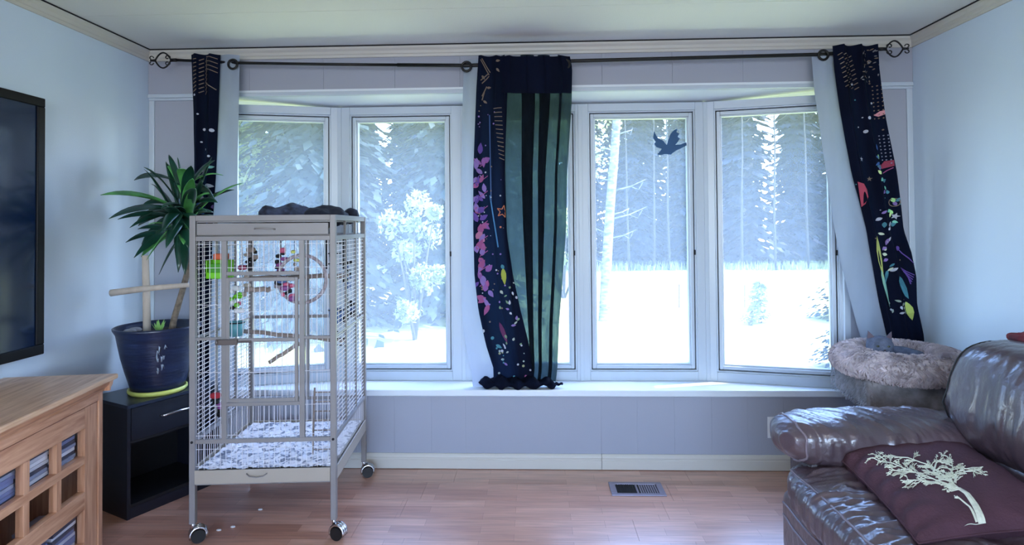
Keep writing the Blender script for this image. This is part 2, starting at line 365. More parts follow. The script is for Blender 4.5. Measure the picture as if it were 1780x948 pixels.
# baseboards
bp_ = [(0, .003), (.014, .003), (.014, .052), (.011, .056), (.011, .064), (.014, .067), (.012, .078), (.006, .087), (0, .087)]
yb2 = YB-.01
bb = S(MB().prism([(yb2-a, z) for a, z in bp_], 0, XL, .374).build('baseboard_back', 'trim'))
MB().prism([(yb2-a, z) for a, z in bp_], 0, .3765, XR).build('baseboard_length', 'trim', bb)
S(MB().prism([(XL+a, z) for a, z in bp_], 1, YR, yb2).build('baseboard_left', 'trim'))
S(MB().prism([(XR-a, z) for a, z in bp_], 1, YR, yb2).build('baseboard_right', 'trim'))
# sill board
poly = [(-1.93, 3.395), (1.79, 3.395), (1.79, 3.44), (1.75, 3.44), (1.04, 3.66), (-1.19, 3.66), (-1.89, 3.44), (-1.93, 3.44)]
S(MB().prism(poly, 2, .418, .456).build('trim_10', 'sill', bevel=.006))
# soffit of the bay (slopes down a little towards the panes) and bay roof outside
so = MB(); so.add([(-1.93, 3.405, 2.176), (1.79, 3.405, 2.176), (1.79, 3.44, 2.17), (1.05, 3.68, 2.128), (-1.2, 3.68, 2.128), (-1.93, 3.44, 2.17),
                   (-1.93, 3.405, 2.2), (1.79, 3.405, 2.2), (1.79, 3.44, 2.2), (1.05, 3.68, 2.2), (-1.2, 3.68, 2.2), (-1.93, 3.44, 2.2)],
                  [(0, 1, 2, 3, 4, 5), (6, 7, 8, 9, 10, 11), (0, 1, 7, 6), (1, 2, 8, 7), (2, 3, 9, 8), (3, 4, 10, 9), (4, 5, 11, 10), (5, 0, 6, 11)])
S(so.build('trim_11', 'sill'))
# casement windows
def casement(n, P0, P1, gl, gr):
    P0 = Vector((*P0, .456)); P1 = Vector((*P1, .456)); d = P1-P0; L = d.length; H = 2.132-.456
    r = S(empty('window_%d' % n, P0, math.atan2(d.y, d.x)))
    a, b, zb, zt = gl, L-gr, .10, H-.092
    def ring(name, o, i, y0, y1, m, bv=.003):
        x0, x1, z0, z1 = o; X0, X1, Z0, Z1 = i; mb = MB()
        mb.box((x0, y0, z0), (X0, y1, z1)); mb.box((X1, y0, z0), (x1, y1, z1)); mb.box((X0, y0, z0), (X1, y1, Z0)); mb.box((X0, y0, Z1), (X1, y1, z1))
        return mb.build(name, m, r, bevel=bv)
    ring('casing', (.0, L-.0, .0, H), (a-.045, b+.045, zb-.045, zt+.045), 0, .06, 'frame')
    ring('stop_bead', (a-.045, b+.045, zb-.045, zt+.045), (a-.036, b+.036, zb-.036, zt+.036), .008, .06, 'frame', .002)
    ring('weather_gap', (a-.036, b+.036, zb-.036, zt+.036), (a-.031, b+.031, zb-.031, zt+.031), .03, .06, 'gap', 0)
    ring('sash', (a-.031, b+.031, zb-.031, zt+.031), (a-.010, b+.010, zb-.010, zt+.010), .014, .06, 'frame')
    ring('glazing_bead', (a-.010, b+.010, zb-.010, zt+.010), (a, b, zb, zt), .026, .06, 'frame', .002)
    bx('glass_pane', (a-.004, .040, zb-.004), (b+.004, .044, zt+.004), 'glass', r)
    for zz in (.62,):
        bx('sash_catch', (b+.031, .004, H*.45), (b+.040, .016, H*.45+.03), 'gap', r)
    return r
casement(1, BX[0], BX[1], .13, .098)
casement(2, BX[1], BX[2], .107, .114)
casement(3, BX[2], BX[3], .10, .076)
casement(4, BX[3], BX[4], .094, .104)
casement(5, BX[4], BX[5], .096, .066)
# mullion covers between casements
mc = MB()
for x in (-1.19, -.43, .286, 1.037): mc.box((x-.012, 3.594, .456), (x+.012, 3.604, 2.13))
S(mc.build('trim_12', 'frame', bevel=.002))

# ------------------------------------------------------------ curtain rod
rod_pts = [(-2.03, 2.357), (-1.69, 2.335), (-1.2, 2.318), (-.76, 2.306), (-.365, 2.296), (.0, 2.30), (.19, 2.31), (.9, 2.316), (1.6, 2.322), (1.90, 2.345)]
rd = empty('curtain_rod', (0, 3.30, 2.3), label='long black wrought iron curtain rod spanning above the windows', cat='curtain rod')
P = lambda x, z, dy=0: (x, dy, z-2.3)
MB().tube([P(*p) for p in rod_pts[:4]], .0085).build('outer_rod', 'iron', rd, smooth=True)
MB().tube([P(*p) for p in rod_pts[3:]], .0105).build('inner_rod', 'iron', rd, smooth=True)
def finial(x, z, s):
    f = MB()
    f.tube([P(x, z), P(x-s*.035, z)], .010)
    for sg in (1, -1):
        pts = []
        for i in range(15):
            t_ = i/14
            # heart shaped arm, tip outwards
            xx = -.035-.105*t_; zz = sg*(.044*math.sin(PI*min(1, t_*1.15))**.8 if t_*1.15 < 1 else 0)
            pts.append(P(x+s*xx, z+zz))
        f.tube(pts, .0045, 6)
        sp = [P(x+s*(-.055+.016*math.cos(a)*(1-a/9)), z+sg*(.016+.014*math.sin(a)*(1-a/9))) for a in [k*.5 for k in range(12)]]
        f.tube(sp, .0032, 6)
        sp = [P(x+s*(-.150+.014*math.cos(a)*(1-a/8)), z+sg*(.014+.013*math.sin(a)*(1-a/8))) for a in [k*.5 for k in range(10)]]
        f.tube(sp, .003, 6)
    f.tube([P(x-s*.125, z), P(x-s*.155, z)], [.008, .006])
    f.build('finial', 'iron', rd, smooth=True)
finial(-2.03, 2.357, 1); finial(1.90, 2.345, -1)
for x, z in ((-1.93, 2.352), (-.01, 2.30), (1.86, 2.343)):
    MB().tube([P(x, z-.004, 0), P(x, z-.02, .03), P(x, z-.02, .104)], .006).box((x-.012, .098, z-2.3-.06), (x+.012, .107, z-2.3+.02)).build('bracket', 'iron', rd)

# ------------------------------------------------------------ curtains
def interp(rows, y):
    if y <= rows[0][0]: return rows[0][1:]
    for a, b in zip(rows[:-1], rows[1:]):
        if y <= b[0]:
            t_ = (y-a[0])/(b[0]-a[0]); return tuple(p+(q-p)*t_ for p, q in zip(a[1:], b[1:]))
    return rows[-1][1:]
class Panel:
    """hanging cloth between two hand-measured edges (px rows), folds of depth amp"""
    def __init__(s, rows, Y, k, amp, loop=0, ph=0, sway=0, irr=0):
        s.rows, s.Y, s.k, s.amp, s.loop, s.ph, s.sway, s.irr = rows, Y, k, amp, loop, ph, sway, irr
    def pt(s, u, y, dy=0):
        xl, xr = interp(s.rows, y)[:2]; y0, y1 = s.rows[0][0], s.rows[-1][0]; t_ = (y-y0)/(y1-y0)
        Y = s.Y[0]+(s.Y[1]-s.Y[0])*t_
        ph = s.ph+s.sway*t_
        ph += s.irr*math.sin(2*PI*u*1.4+.7)+s.irr*.9*t_*math.sin(2*PI*u*2.3)
        uu = u+s.loop*(1+.35*s.irr*math.sin(5*u+2*t_))*math.sin(2*PI*s.k*u+ph)/(2*PI*s.k)*min(1, 4*u)*min(1, 4*(1-u))
        p = pix(xl+(xr-xl)*uu, y, Y)
        p.y += s.amp*math.cos(2*PI*s.k*u+ph)*(1-.35*t_)+.004*nz((u*3, t_*9, s.ph)) + dy
        return p
    def build(s, name, m, parent, nu=60, nv=50, **k):
        y0, y1 = s.rows[0][0], s.rows[-1][0]; mb = MB()
        vs = [s.pt(i/nu, y0+(y1-y0)*j/nv)-parent.location for j in range(nv+1) for i in range(nu+1)]
        w = nu+1
        return mb.add(vs, [(j*w+i, j*w+i+1, (j+1)*w+i+1, (j+1)*w+i) for j in range(nv) for i in range(nu)]).build(name, m, parent, smooth=True, fixn=False, **k)
    def on(s, x, y, dy=-.005):
        xl, xr = interp(s.rows, y)[:2]; u = min(.99, max(.01, (x-xl)/(xr-xl)))
        y0, y1 = s.rows[0][0], s.rows[-1][0]; t_ = (y-y0)/(y1-y0)
        p = pix(min(max(x, xl+.5), xr-.5), y, s.Y[0]+(s.Y[1]-s.Y[0])*t_); p.y += s.amp*math.cos(2*PI*s.k*u+s.ph+s.sway*t_)*(1-.35*t_)+dy
        return p
class Print:
    def __init__(s, panel, parent): s.p, s.o, s.m = panel, parent, MB()
    def poly(s, pts, col):
        vs = [s.p.on(x, y)-s.o.location for x, y in pts]; s.m.add(vs, [tuple(range(len(vs)))], lin(col))
    def leaf(s, x, y, L, w, a, col, vein=None):
        ca, sa = math.cos(a), math.sin(a); pts = []
        for t_ in (0, .15, .35, .6, .85, 1): pts.append((t_*L, w*math.sin(PI*t_**.8)))
        pts = pts+[(p, -q) for p, q in pts[-2:0:-1]]
        s.poly([(x+p*ca-q*sa, y+p*sa+q*ca) for p, q in pts], col)
    def dot(s, x, y, r, col): s.poly([(x+r*math.cos(k*PI/4), y+r*math.sin(k*PI/4)) for k in range(8)], col)
    def star(s, x, y, r, col, a=0):
        P_ = [(x+(r if k % 2 == 0 else r*.42)*math.sin(a+k*PI/5), y-(r if k % 2 == 0 else r*.42)*math.cos(a+k*PI/5)) for k in range(10)]
        for i in range(10): s.poly([(x, y), P_[i], P_[(i+1) % 10]], col)
    def line(s, x0, y0, x1, y1, w, col, n=4):
        L = math.hypot(x1-x0, y1-y0); nx, ny = -(y1-y0)/L*w/2, (x1-x0)/L*w/2
        for i in range(n):
            a, b = i/n, (i+1)/n; ax, ay, bx_, by = x0+(x1-x0)*a, y0+(y1-y0)*a, x0+(x1-x0)*b, y0+(y1-y0)*b
            s.poly([(ax+nx, ay+ny), (bx_+nx, by+ny), (bx_-nx, by-ny), (ax-nx, ay-ny)], col)
    def staro(s, x, y, r, col, w=1.4, a=0):
        P_ = [(x+(r if k % 2 == 0 else r*.42)*math.sin(a+k*PI/5), y-(r if k % 2 == 0 else r*.42)*math.cos(a+k*PI/5)) for k in range(10)]
        for i in range(10): s.line(*P_[i], *P_[(i+1) % 10], w, col, 1)
    def build(s): return s.m.build('print_pattern', 'print', s.o, fixn=False, kind='stuff', label='multicoloured printed leaves and stars')
def grommet(parent, x, y, Y, r=.026):
    c = pix(x, y, Y)-parent.location; mb = MB(); pts = [(c.x+r*math.cos(a), c.y-.002, c.z+r*math.sin(a)) for a in [k*PI/8 for k in range(17)]]
    mb.tube(pts, .007, 8, cap=False).build('grommet', 'iron', parent, smooth=True)
GOLD, WH, LIL, PUR, PNK, RED, TEAL, YEL, BLU = '#6f6156', '#a9aebd', '#7d66a6', '#573e8c', '#8f4a7c', '#8a2f48', '#3c7888', '#9aa33e', '#325a96'
# left curtain
cl = empty('curtain', (-1.82, 3.32, .47), label='navy print curtain with white lining at the left end of the rod', cat='curtain', group=None)
pl = Panel([(94, 330, 381), (200, 334, 378), (300, 336, 374), (400, 338, 368), (640, 336, 364), (668, 336, 364)], (3.272, 3.345), 2.0, .016, .5, .4, .8)
pl.build('dark_fabric', 'fab_dark', cl)
pw_ = Panel([(96, 379, 416), (200, 377, 414), (300, 373, 412), (400, 367, 411), (640, 362, 409), (668, 362, 409)], (3.305, 3.36), .6, .016, 0, 1.2, .4)
pw_.build('white_lining', 'fab_white', cl, nu=20, label='white lining turned to the front')
for gx, gy in ((405, 112),): grommet(cl, gx, gy, 3.288)
pr_ = Print(pl, cl); random.seed(3)
for i in range(9):
    for j in range(3): pr_.line(338+j*9, 104+i*7+j*2, 344+j*9, 103+i*7-j*1.5+i*.4*(j-1), 1.5, GOLD, 1)
for i in range(4): pr_.line(358, 98+i*7, 377, 102+i*8, 1.4, GOLD, 2)
pr_.line(356, 143, 375, 156, 1.6, GOLD, 2)
for x, y, r in ((341, 166, 2), (354, 225, 2.6), (369, 227, 3.2), (346, 199, 1.5), (358, 260, 2), (350, 247, 1.5), (365, 272, 2)): pr_.dot(x, y, r, WH)
for i in range(22): pr_.leaf(random.uniform(340, 366), random.uniform(280, 400), random.uniform(8, 16), random.uniform(2, 4), random.uniform(0, 6.28), random.choice([WH, TEAL, BLU, '#6fa8a0', LIL]))
pr_.build()
# middle curtain
cm = empty('curtain', (-.1, 3.40, .46), label='dark curtain hanging in the middle over the centre window, hem bunched on the sill', cat='curtain')
Yc = (3.305, 3.47)
wl = Panel([(104, 806, 834), (200, 803, 830), (320, 802, 826), (440, 802, 829), (520, 802, 835), (580, 806, 845), (620, 813, 860), (650, 820, 862), (672, 822, 858)], (3.31, 3.47), .6, .012, 0, .5, 1)
wl.build('white_lining', 'fab_white', cm, nu=20, label='white lining turned to the front')
pa = Panel([(97, 832, 880), (160, 828, 882), (300, 823, 877), (400, 823, 880), (480, 825, 892), (540, 832, 905), (600, 845, 920), (640, 858, 925), (662, 858, 930), (673, 838, 935)], (3.268, 3.455), 1.8, .014, .6, 2.2, 1.2)
pa.build('patterned_fabric', 'fab_dark', cm, nu=60)
shr = Panel([(97, 868, 991), (120, 868, 995), (180, 870, 994), (300, 872, 986), (400, 876, 984), (500, 886, 977), (560, 892, 972), (640, 900, 969), (664, 898, 966)], (3.30, 3.475), 4.0, .022, 3.2, .3, 1.0, .9)
shr.build('sheer_fabric', 'fab_sheer', cm, nu=170, nv=60, label='thin dark cloth with daylight showing through')
hd = Panel([(97, 872, 991), (118, 872, 995), (162, 872, 994)], (3.272, 3.272), 4, .012, 1.2, .3, 0)
hd.build('heading_tape', 'fab_dark', cm, nu=60, nv=8)
def hemd(p, n): return .016*nz(p, (26, 30, 20))+.012*math.sin(p.x*70+p.y*30)
c0 = pix(900, 664, 3.47)-cm.location
puff((c0.x-.03, .035, .030), (.205, .05, .026), 2.6, 20, hemd).build('bunched_hem', 'fab_dark', cm, smooth=True)
puff((c0.x+.17, .04, .018), (.09, .03, .014), 2.4, 12, hemd).build('bunched_hem', 'fab_dark', cm, smooth=True)
grommet(cm, 811, 116, 3.292); grommet(cm, 982, 112, 3.285)
pr_ = Print(pa, cm); random.seed(11)
y = 262
for i in range(46):
    y = 268+i*5.9; xc = 836+ (0 if y < 430 else (y-430)*.09)
    pr_.leaf(xc+random.uniform(-9, 7), y+random.uniform(-3, 3), random.uniform(13, 21), random.uniform(3.2, 5.6), random.uniform(-2.6, -.4)+(PI if random.random() < .35 else 0), random.choice([LIL, PUR, PNK, LIL, '#7f4f90', PNK, '#a56a8a']))
for i in range(9): pr_.line(834, 290+i*26, 848, 280+i*26, 1.3, PNK, 2)
for i in range(13):
    a = i*.11; pr_.line(858+i*.8, 190+i*7, 872+i*.4, 187+i*7+i*.6, 1.3, GOLD, 2)
for x0, y0, x1, y1 in ((836, 105, 850, 130), (838, 103, 852, 126), (850, 132, 838, 146), (848, 128, 836, 141), (846, 150, 838, 168), (842, 160, 838, 175)): pr_.line(x0, y0, x1, y1, 1.6, GOLD, 3)
for x, y in ((838, 132), (846, 152), (840, 175), (862, 108), (863, 120)): pr_.leaf(x, y, 8, 2.2, random.uniform(-1, 1), GOLD)
for i in range(60): pr_.dot(random.uniform(828, 878), random.uniform(180, 560), random.uniform(.7, 1.7), random.choice([WH, LIL, GOLD]))
pr_.staro(874, 368, 11, '#b06a4a', 1.5, .2); pr_.dot(870, 395, 1.8, '#b06a4a')
pr_.leaf(874, 466, 30, 4.5, 1.45, YEL); pr_.leaf(872, 460, 10, 3, 1.2, TEAL)
for i in range(26): pr_.leaf(random.uniform(868, 905), random.uniform(490, 640), random.uniform(4, 9), random.uniform(1.2, 2.6), random.uniform(0, 6.28), random.choice([WH, '#9aa6a0', '#6c8a6c', LIL]))
pr_.line(851, 200, 854, 350, 2.2, '#35507e', 8); pr_.line(852, 340, 866, 430, 2.2, '#3f76a8', 6)
pr_.leaf(868, 560, 40, 4, 1.2, '#5a2450'); pr_.dot(840, 575, 3, WH); pr_.dot(856, 588, 3, TEAL); pr_.leaf(862, 600, 12, 3, .5, TEAL)
for i in range(24): pr_.dot(random.uniform(850, 925), random.uniform(600, 668), random.uniform(1, 2.6), random.choice([WH, '#90a0a0', TEAL, PNK, '#889070']))
pr_.build()
# right curtain
cr = empty('curtain', (1.8, 3.32, .7), label='navy print curtain with wide white lining swept aside at the right end of the rod', cat='curtain')
Yr = (3.305, 3.335)
wr = Panel([(98, 1412, 1452), (160, 1417, 1459), (200, 1423, 1466), (300, 1436, 1484), (400, 1451, 1510), (450, 1459, 1518), (500, 1472, 1527), (560, 1487, 1537), (600, 1499, 1548), (625, 1505, 1552)], Yr, .8, .012, 0, .6, 2)
wr.build('white_lining', 'fab_white', cr, nu=24, label='white lining turned to the front')
Yr2 = (3.268, 3.335)
dr = Panel([(78, 1450, 1523), (120, 1453, 1525), (200, 1464, 1535), (300, 1482, 1556), (400, 1508, 1568), (440, 1514, 1582), (480, 1521, 1590), (530, 1530, 1592), (585, 1542, 1604), (625, 1550, 1606)], Yr2, 2.4, .020, .5, .3, 1.0)
dr.build('dark_fabric', 'fab_dark', cr, nu=70)
grommet(cr, 1431, 96, 3.288)
pr_ = Print(dr, cr); random.seed(21)
for i in range(8):
    for j in range(4): pr_.line(1456+j*7+i*1.5, 96+i*8+j, 1461+j*7+i*1.5, 93+i*8+j, 1.4, GOLD, 1)
for i in range(40): pr_.leaf(random.uniform(1495, 1524), random.uniform(84, 145), random.uniform(3, 6), 1, random.uniform(0, 6.28), random.choice([GOLD, '#6a6a70']))
for i in range(9):
    for j in range(3): pr_.dot(1518+j*5+i*.6, 150+i*7, 1.1, GOLD)
    for j in range(3): pr_.dot(1530+j*5+i*.9, 236+i*6, 1.1, '#7a7f96')
for x, y, r in ((1508, 206, 3), (1504, 229, 3), (1517, 179, 2), (1483, 146, 2)): pr_.dot(x, y, r, WH)
pr_.star(1496, 277, 5, WH); pr_.star(1513, 311, 4.5, GOLD); pr_.star(1556, 376, 6, WH, .3)
pr_.poly([(1521, 200), (1528, 194), (1536, 193), (1537, 200), (1527, 203)], '#c88a94')
pr_.poly([(1530, 288), (1539, 280), (1550, 279), (1551, 289), (1540, 292), (1532, 294)], RED); pr_.line(1536, 301, 1550, 292, 1.6, PNK, 2)
pr_.poly([(1490, 316), (1498, 320), (1504, 330), (1506, 343), (1502, 355), (1495, 360)], '#a03a50')
VC = ['#9fd68a', TEAL, WH, BLU, '#7cc6b0', LIL, '#c9e09a']
for i in range(20):
    t_ = i/19; pr_.leaf(1524+30*t_-6*math.sin(t_*7)+random.uniform(-6, 6), 262+130*t_, random.uniform(7, 12), random.uniform(2, 3.6), random.uniform(0, 6.28), random.choice(VC))
for i in range(15):
    t_ = i/14; pr_.leaf(1535+16*t_+random.uniform(-5, 5), 372+100*t_, random.uniform(8, 13), random.uniform(1.6, 3), random.uniform(0, 6.28), random.choice([WH, WH, LIL, '#b9c6b0', TEAL]))
pr_.leaf(1521, 410, 75, 4.5, 1.42, '#a9b060'); pr_.leaf(1528, 468, 70, 3.5, 1.30, '#7fb0a0')
pr_.leaf(1560, 480, 45, 7, 1.1, TEAL); pr_.leaf(1576, 525, 34, 6, 1.25, '#a8b85c'); pr_.leaf(1545, 470, 24, 4, 1.9, TEAL)
for k in range(10): pr_.line(1554+7*math.cos(k*.63), 352+7*math.sin(k*.63), 1554+7*math.cos(k*.63+.63), 352+7*math.sin(k*.63+.63), 1.3, GOLD, 1)
pr_.dot(1561, 432, 4.5, PUR); pr_.line(1561, 432, 1586, 458, 1.6, PUR, 3)
for k in range(5): pr_.line(1566+k*3, 466+k*3, 1586-k, 478+k*4, 1.4, PUR, 2)
for i in range(10): pr_.leaf(random.uniform(1548, 1572), random.uniform(520, 545), random.uniform(5, 9), 2, random.uniform(0, 6.28), random.choice([WH, '#8a9a90']))
for i in range(30): pr_.dot(random.uniform(1470, 1600), random.uniform(160, 560), random.uniform(.7, 1.5), random.choice([WH, GOLD, TEAL]))
pr_.build()
# bird sticker on the fourth window
bo = empty('window_sticker', (.8, 3.637, 1.88), label='pale blue soaring bird sticker on the pane right of the middle curtain', cat='sticker')
bird = [(1137, 228), (1143, 240), (1153, 245), (1159, 252), (1162, 242), (1166, 232), (1172, 226), (1178, 224), (1176, 230), (1181, 232), (1178, 238), (1182, 241), (1178, 247), (1174, 252), (1184, 251), (1194, 247), (1195, 252), (1184, 258), (1175, 262), (1166, 269), (1156, 268), (1148, 270), (1142, 269), (1148, 262), (1150, 259), (1141, 256), (1137, 250), (1140, 247), (1135, 240)]
vs = [pix(x, y, 3.637)-bo.location for x, y in bird]; n = len(vs)
MB().add([v for v in vs]+[v+Vector((0, .0006, 0)) for v in vs], [tuple(range(n)), tuple(range(2*n-1, n-1, -1))]+[(i, (i+1) % n, n+(i+1) % n, n+i) for i in range(n)]).build('bird_shape', 'bird', bo)

# ------------------------------------------------------------ bird cage
CG = empty('bird_cage', (-1.501, 2.605, 0), math.radians(4.6), label='large beige metal bird cage on casters with black cloths on its roof', cat='bird cage')
x0, x1, y0, y1 = -.032, .611, -.022, .655; ZT = 1.45; pz = .026
for X in (x0, x1-pz):
    for Y in (y0, y1-pz): bx('post', (X, Y, .085), (X+pz, Y+pz, ZT), 'cage', CG, bevel=.003)
def rail(a, b, name='rail', m='cage', bv=.0015): return bx(name, a, b, m, CG, bevel=bv)
ix0, ix1, iy0, iy1 = x0+pz, x1-pz, y0+pz, y1-pz
# front and back frame
for Y, ys_ in ((y0+.003, 1), (y1-.021, -1)):
    rail((ix0, Y, 1.425), (ix1, Y+.018, ZT)); rail((ix0, Y, 1.335), (ix1, Y+.018, 1.356)); rail((ix0, Y, .437), (ix1, Y+.018, .455))
    rail((ix0, Y, .255), (ix1, Y+.018, .262))
for s in (.107, .449): rail((s, y0+.003, .455), (s+.022, y0+.021, 1.335))
rail((.129, y0+.003, 1.181), (.449, y0+.021, 1.197)); rail((.129, y0+.003, .600), (.449, y0+.021, .616))
rail((ix0, y0+.003, .894), (.107, y0+.021, .906)); rail((.471, y0+.003, .894), (ix1, y0+.021, .906))
# back wall dividers
for s in (.28,): rail((s, y1-.02, .455), (s+.02, y1-.004, 1.335))
rail((ix0, y1-.02, .89), (ix1, y1-.004, .908))
# sides
for X in (x0+.003, x1-.021):
    for a, b in ((1.425, ZT), (1.335, 1.356), (.437, .455), (.255, .262)): rail((X, iy0, a), (X+.018, iy1, b))
    for yy in (.22, .44): rail((X+.004, yy-.008, .455), (X+.014, yy+.008, 1.335)); rail((X, yy-.006, 1.356), (X+.012, yy+.006, 1.425))
    rail((X+.004, iy0, .894), (X+.014, iy1, .904))
# header tray front (drawer with handle) and roof pan
bx('header_tray', (ix0+.006, y0+.001, 1.362), (ix1-.006, y0+.008, 1.414), 'cage', CG, bevel=.002)
bx('header_tray_floor', (ix0, iy0, 1.358), (ix1, iy1, 1.362), 'cage', CG)
bx('roof_pan', (ix0, iy0-.01, 1.418), (ix1, iy1, 1.424), 'cage', CG)
MB().tube([(.255, y0-.001, 1.388), (.262, y0-.016, 1.391), (.29, y0-.018, 1.391), (.33, y0-.018, 1.389), (.345, y0-.002, 1.386)], .0035, 6).build('tray_handle', 'cage', CG, smooth=True)
# door
dr_ = MB()
for a, b in (((.131, y0-.008, .62), (.145, y0+.004, 1.172)), ((.432, y0-.008, .62), (.446, y0+.004, 1.172)), ((.145, y0-.008, .62), (.432, y0+.004, .636)), ((.145, y0-.008, 1.155), (.432, y0+.004, 1.172)), ((.145, y0-.008, .886), (.432, y0+.004, .902))): dr_.box(a, b)
door = dr_.build('cage_door', 'cage', CG, bevel=.002)
w = MB()
for i in range(12): w.tube([(.155+i*.0245, y0-.002, .636), (.155+i*.0245, y0-.002, 1.155)], .0014, 4, cap=False)
for z in (.75, 1.02): w.tube([(.145, y0-.002, z), (.432, y0-.002, z)], .0014, 4, cap=False)
w.build('door_wires', 'cagew', door, kind='stuff')
lk = MB().box((.100, y0-.022, .876), (.185, y0-.006, .900)); lk.tube([(.185, y0-.014, .888), (.245, y0-.012, .889)], .005, 6); lk.tube([(.098, y0-.016, .888), (.092, y0-.02, .888)], .014, 10)
lk.build('door_latch', mat('bronze_latch', '#5f5653', .4, metal=.5), door, bevel=.004)
# wires
def wires(name, segs, r=.0014):
    mb = MB()
    for a, b in segs: mb.tube([a, b], r, 4, cap=False)
    mb.build(name, 'cagew', CG, kind='stuff')
yf, ybk, xl_, xr_ = y0+.012, y1-.012, x0+.012, x1-.012
N = 25; xs = [ix0+(i+.5)*(ix1-ix0)/N for i in range(N)]
wires('front_wires', [((x, yf, .455), (x, yf, 1.335)) for x in xs if not .107 < x < .471] + [((x, yf, 1.197), (x, yf, 1.335)) for x in xs if .129 < x < .449] + [((x, yf, .455), (x, yf, .60)) for x in xs if .129 < x < .449]
      + [((ix0, yf, z), (ix1, yf, z)) for z in (1.215, .47, 1.32)] + [((ix0, yf, z), (.107, yf, z)) for z in (.6, .75, 1.05)]+[((.471, yf, z), (ix1, yf, z)) for z in (.6, .75, 1.09)])
wires('lower_front_wires', [((x, yf, .322), (x, yf, .437)) for x in xs]+[((ix0, yf, .41), (ix1, yf, .41)), ((ix0, yf, .335), (ix1, yf, .335))])
wires('back_wires', [((x, ybk, .322), (x, ybk, 1.335)) for x in xs]+[((ix0, ybk, z), (ix1, ybk, z)) for z in (.6, .75, 1.05, 1.2)])
nzw = 44
for nm, X in (('left_wires', xl_), ('right_wires', xr_)):
    wires(nm, [((X, iy0, .455+(i+.5)*.88/nzw), (X, iy1, .455+(i+.5)*.88/nzw)) for i in range(nzw)]+[((X, yy, .455), (X, yy, 1.335)) for yy in (.08, .15, .29, .37, .51, .58)], .0023)
    wires('lower_side_wires', [((X, iy0+i*.0205, .322), (X, iy0+i*.0205, .437)) for i in range(31)])
# tray with liner
tr_ = MB(); tr_.box((x0+.01, y0+.01, .262), (x1-.01, y1-.01, .268)); tr_.box((ix0, y0-.004, .262), (ix1, y0+.004, .322)); tr_.box((ix0, y1-.006, .262), (ix1, y1, .322)); tr_.box((x0, iy0, .262), (x0+.006, iy1, .322)); tr_.box((x1-.006, iy0, .262), (x1, iy1, .322))
tray = tr_.build('waste_tray', mat('cream_tray', '#a0978a', .45), CG, bevel=.0015)
MB().tube([(.22, y0-.005, .305), (.235, y0-.012, .295), (.265, y0-.014, .291), (.295, y0-.012, .295), (.31, y0-.005, .305)], .0028, 6).build('tray_pull', 'cage', tray, smooth=True)
gb = MB(); nn_ = 40
vs = [(ix0+.0+(ix1-ix0)*i/nn_, iy0+(iy1-iy0)*j/nn_, .318+.010*nz((i*.35, j*.35, 3))+.006*nz((i*1.1, j*1.1, 7))) for j in range(nn_+1) for i in range(nn_+1)]
gb.add(vs, [(j*(nn_+1)+i, j*(nn_+1)+i+1, (j+1)*(nn_+1)+i+1, (j+1)*(nn_+1)+i) for j in range(nn_) for i in range(nn_)]).build('paper_liner', 'bedding', CG, label='grey blotched paper liner covering the tray')
# casters
for X, Y, a in ((x0+.013, y0+.013, .5), (x1-.013, y0+.013, -.3), (x1-.013, y1-.013, .2), (x0+.013, y1-.013, 0)):
    cs = MB(); ca, sa = math.cos(a), math.sin(a)
    cs.tube([(X, Y, .095), (X, Y, .060)], .009, 10)
    R_ = lambda p: (X+p[0]*ca-p[1]*sa, Y+p[0]*sa+p[1]*ca, p[2])
    hood = [(.020+.033*math.cos(t_), 0, .034+.033*math.sin(t_)) for t_ in [k*PI/9 for k in range(-1, 11)]]
    for dx in (-.014, 0, .014):
        cs.tube([R_((p[0], dx, p[2])) for p in hood], .0065, 6)
    c = cs.build('caster', 'chrome', CG, smooth=True)
    wv = MB()
    for dx in (-.012, .012): wv.tube([R_((.020, dx-.008, .029)), R_((.020, dx+.008, .029))], .0288, 20)
    wv.build('wheel', 'rubber', c)
for X in (x0+.013, x1-.013): MB().tube([(X, y0-.002, .446), (X, y0+.002, .446)], .006, 10).build('corner_screw', 'gap', CG)

_ca, _sa = math.cos(math.radians(4.6)), math.sin(math.radians(4.6))
def cg(x, y, z): return Vector((-1.501+x*_ca-y*_sa, 2.605+x*_sa+y*_ca, z))
RZ = math.radians(4.6)
# things inside the cage
f = empty('feeder', cg(.045, .10, 1.16), RZ, label='bright green plastic feeder box in upper left of bird cage', cat='feeder')
MB().box((-.045, -.035, 0), (.055, .035, .006)).box((-.045, -.035, 0), (-.040, .035, .085)).box((.050, -.035, 0), (.055, .035, .085)).box((-.045, .030, 0), (.055, .035, .085)).box((-.045, -.035, 0), (.055, -.030, .03)).build('box', 'green', f, bevel=.002)
MB().box((-.034, -.038, .028), (.044, -.031, .070)).build('window_panel', mat('dark_green_panel', '#3f8f1a', .2), f, bevel=.003)
MB().box((-.02, -.02, .086), (.04, .02, .115)).build('cap', 'orange', f, bevel=.006, label='orange red cap')
MB().tube([(0, 0, .1), (0, 0, .18)], .0015, 5).build('hanger', 'iron', f)
r_ = empty('ring_perch', cg(.42, .12, 1.15), RZ, label='grey rope ring perch hanging in upper right of cage', cat='perch')
R0 = .112
MB().tube([(R0*math.cos(a), 0, R0*math.sin(a)) for a in [k*PI/20 for k in range(41)]], .0085, 8, cap=False).build('ring', 'rope', r_, smooth=True)
MB().tube([(0, 0, R0), (0, 0, .186)], .002, 5).build('hanger', 'iron', r_)
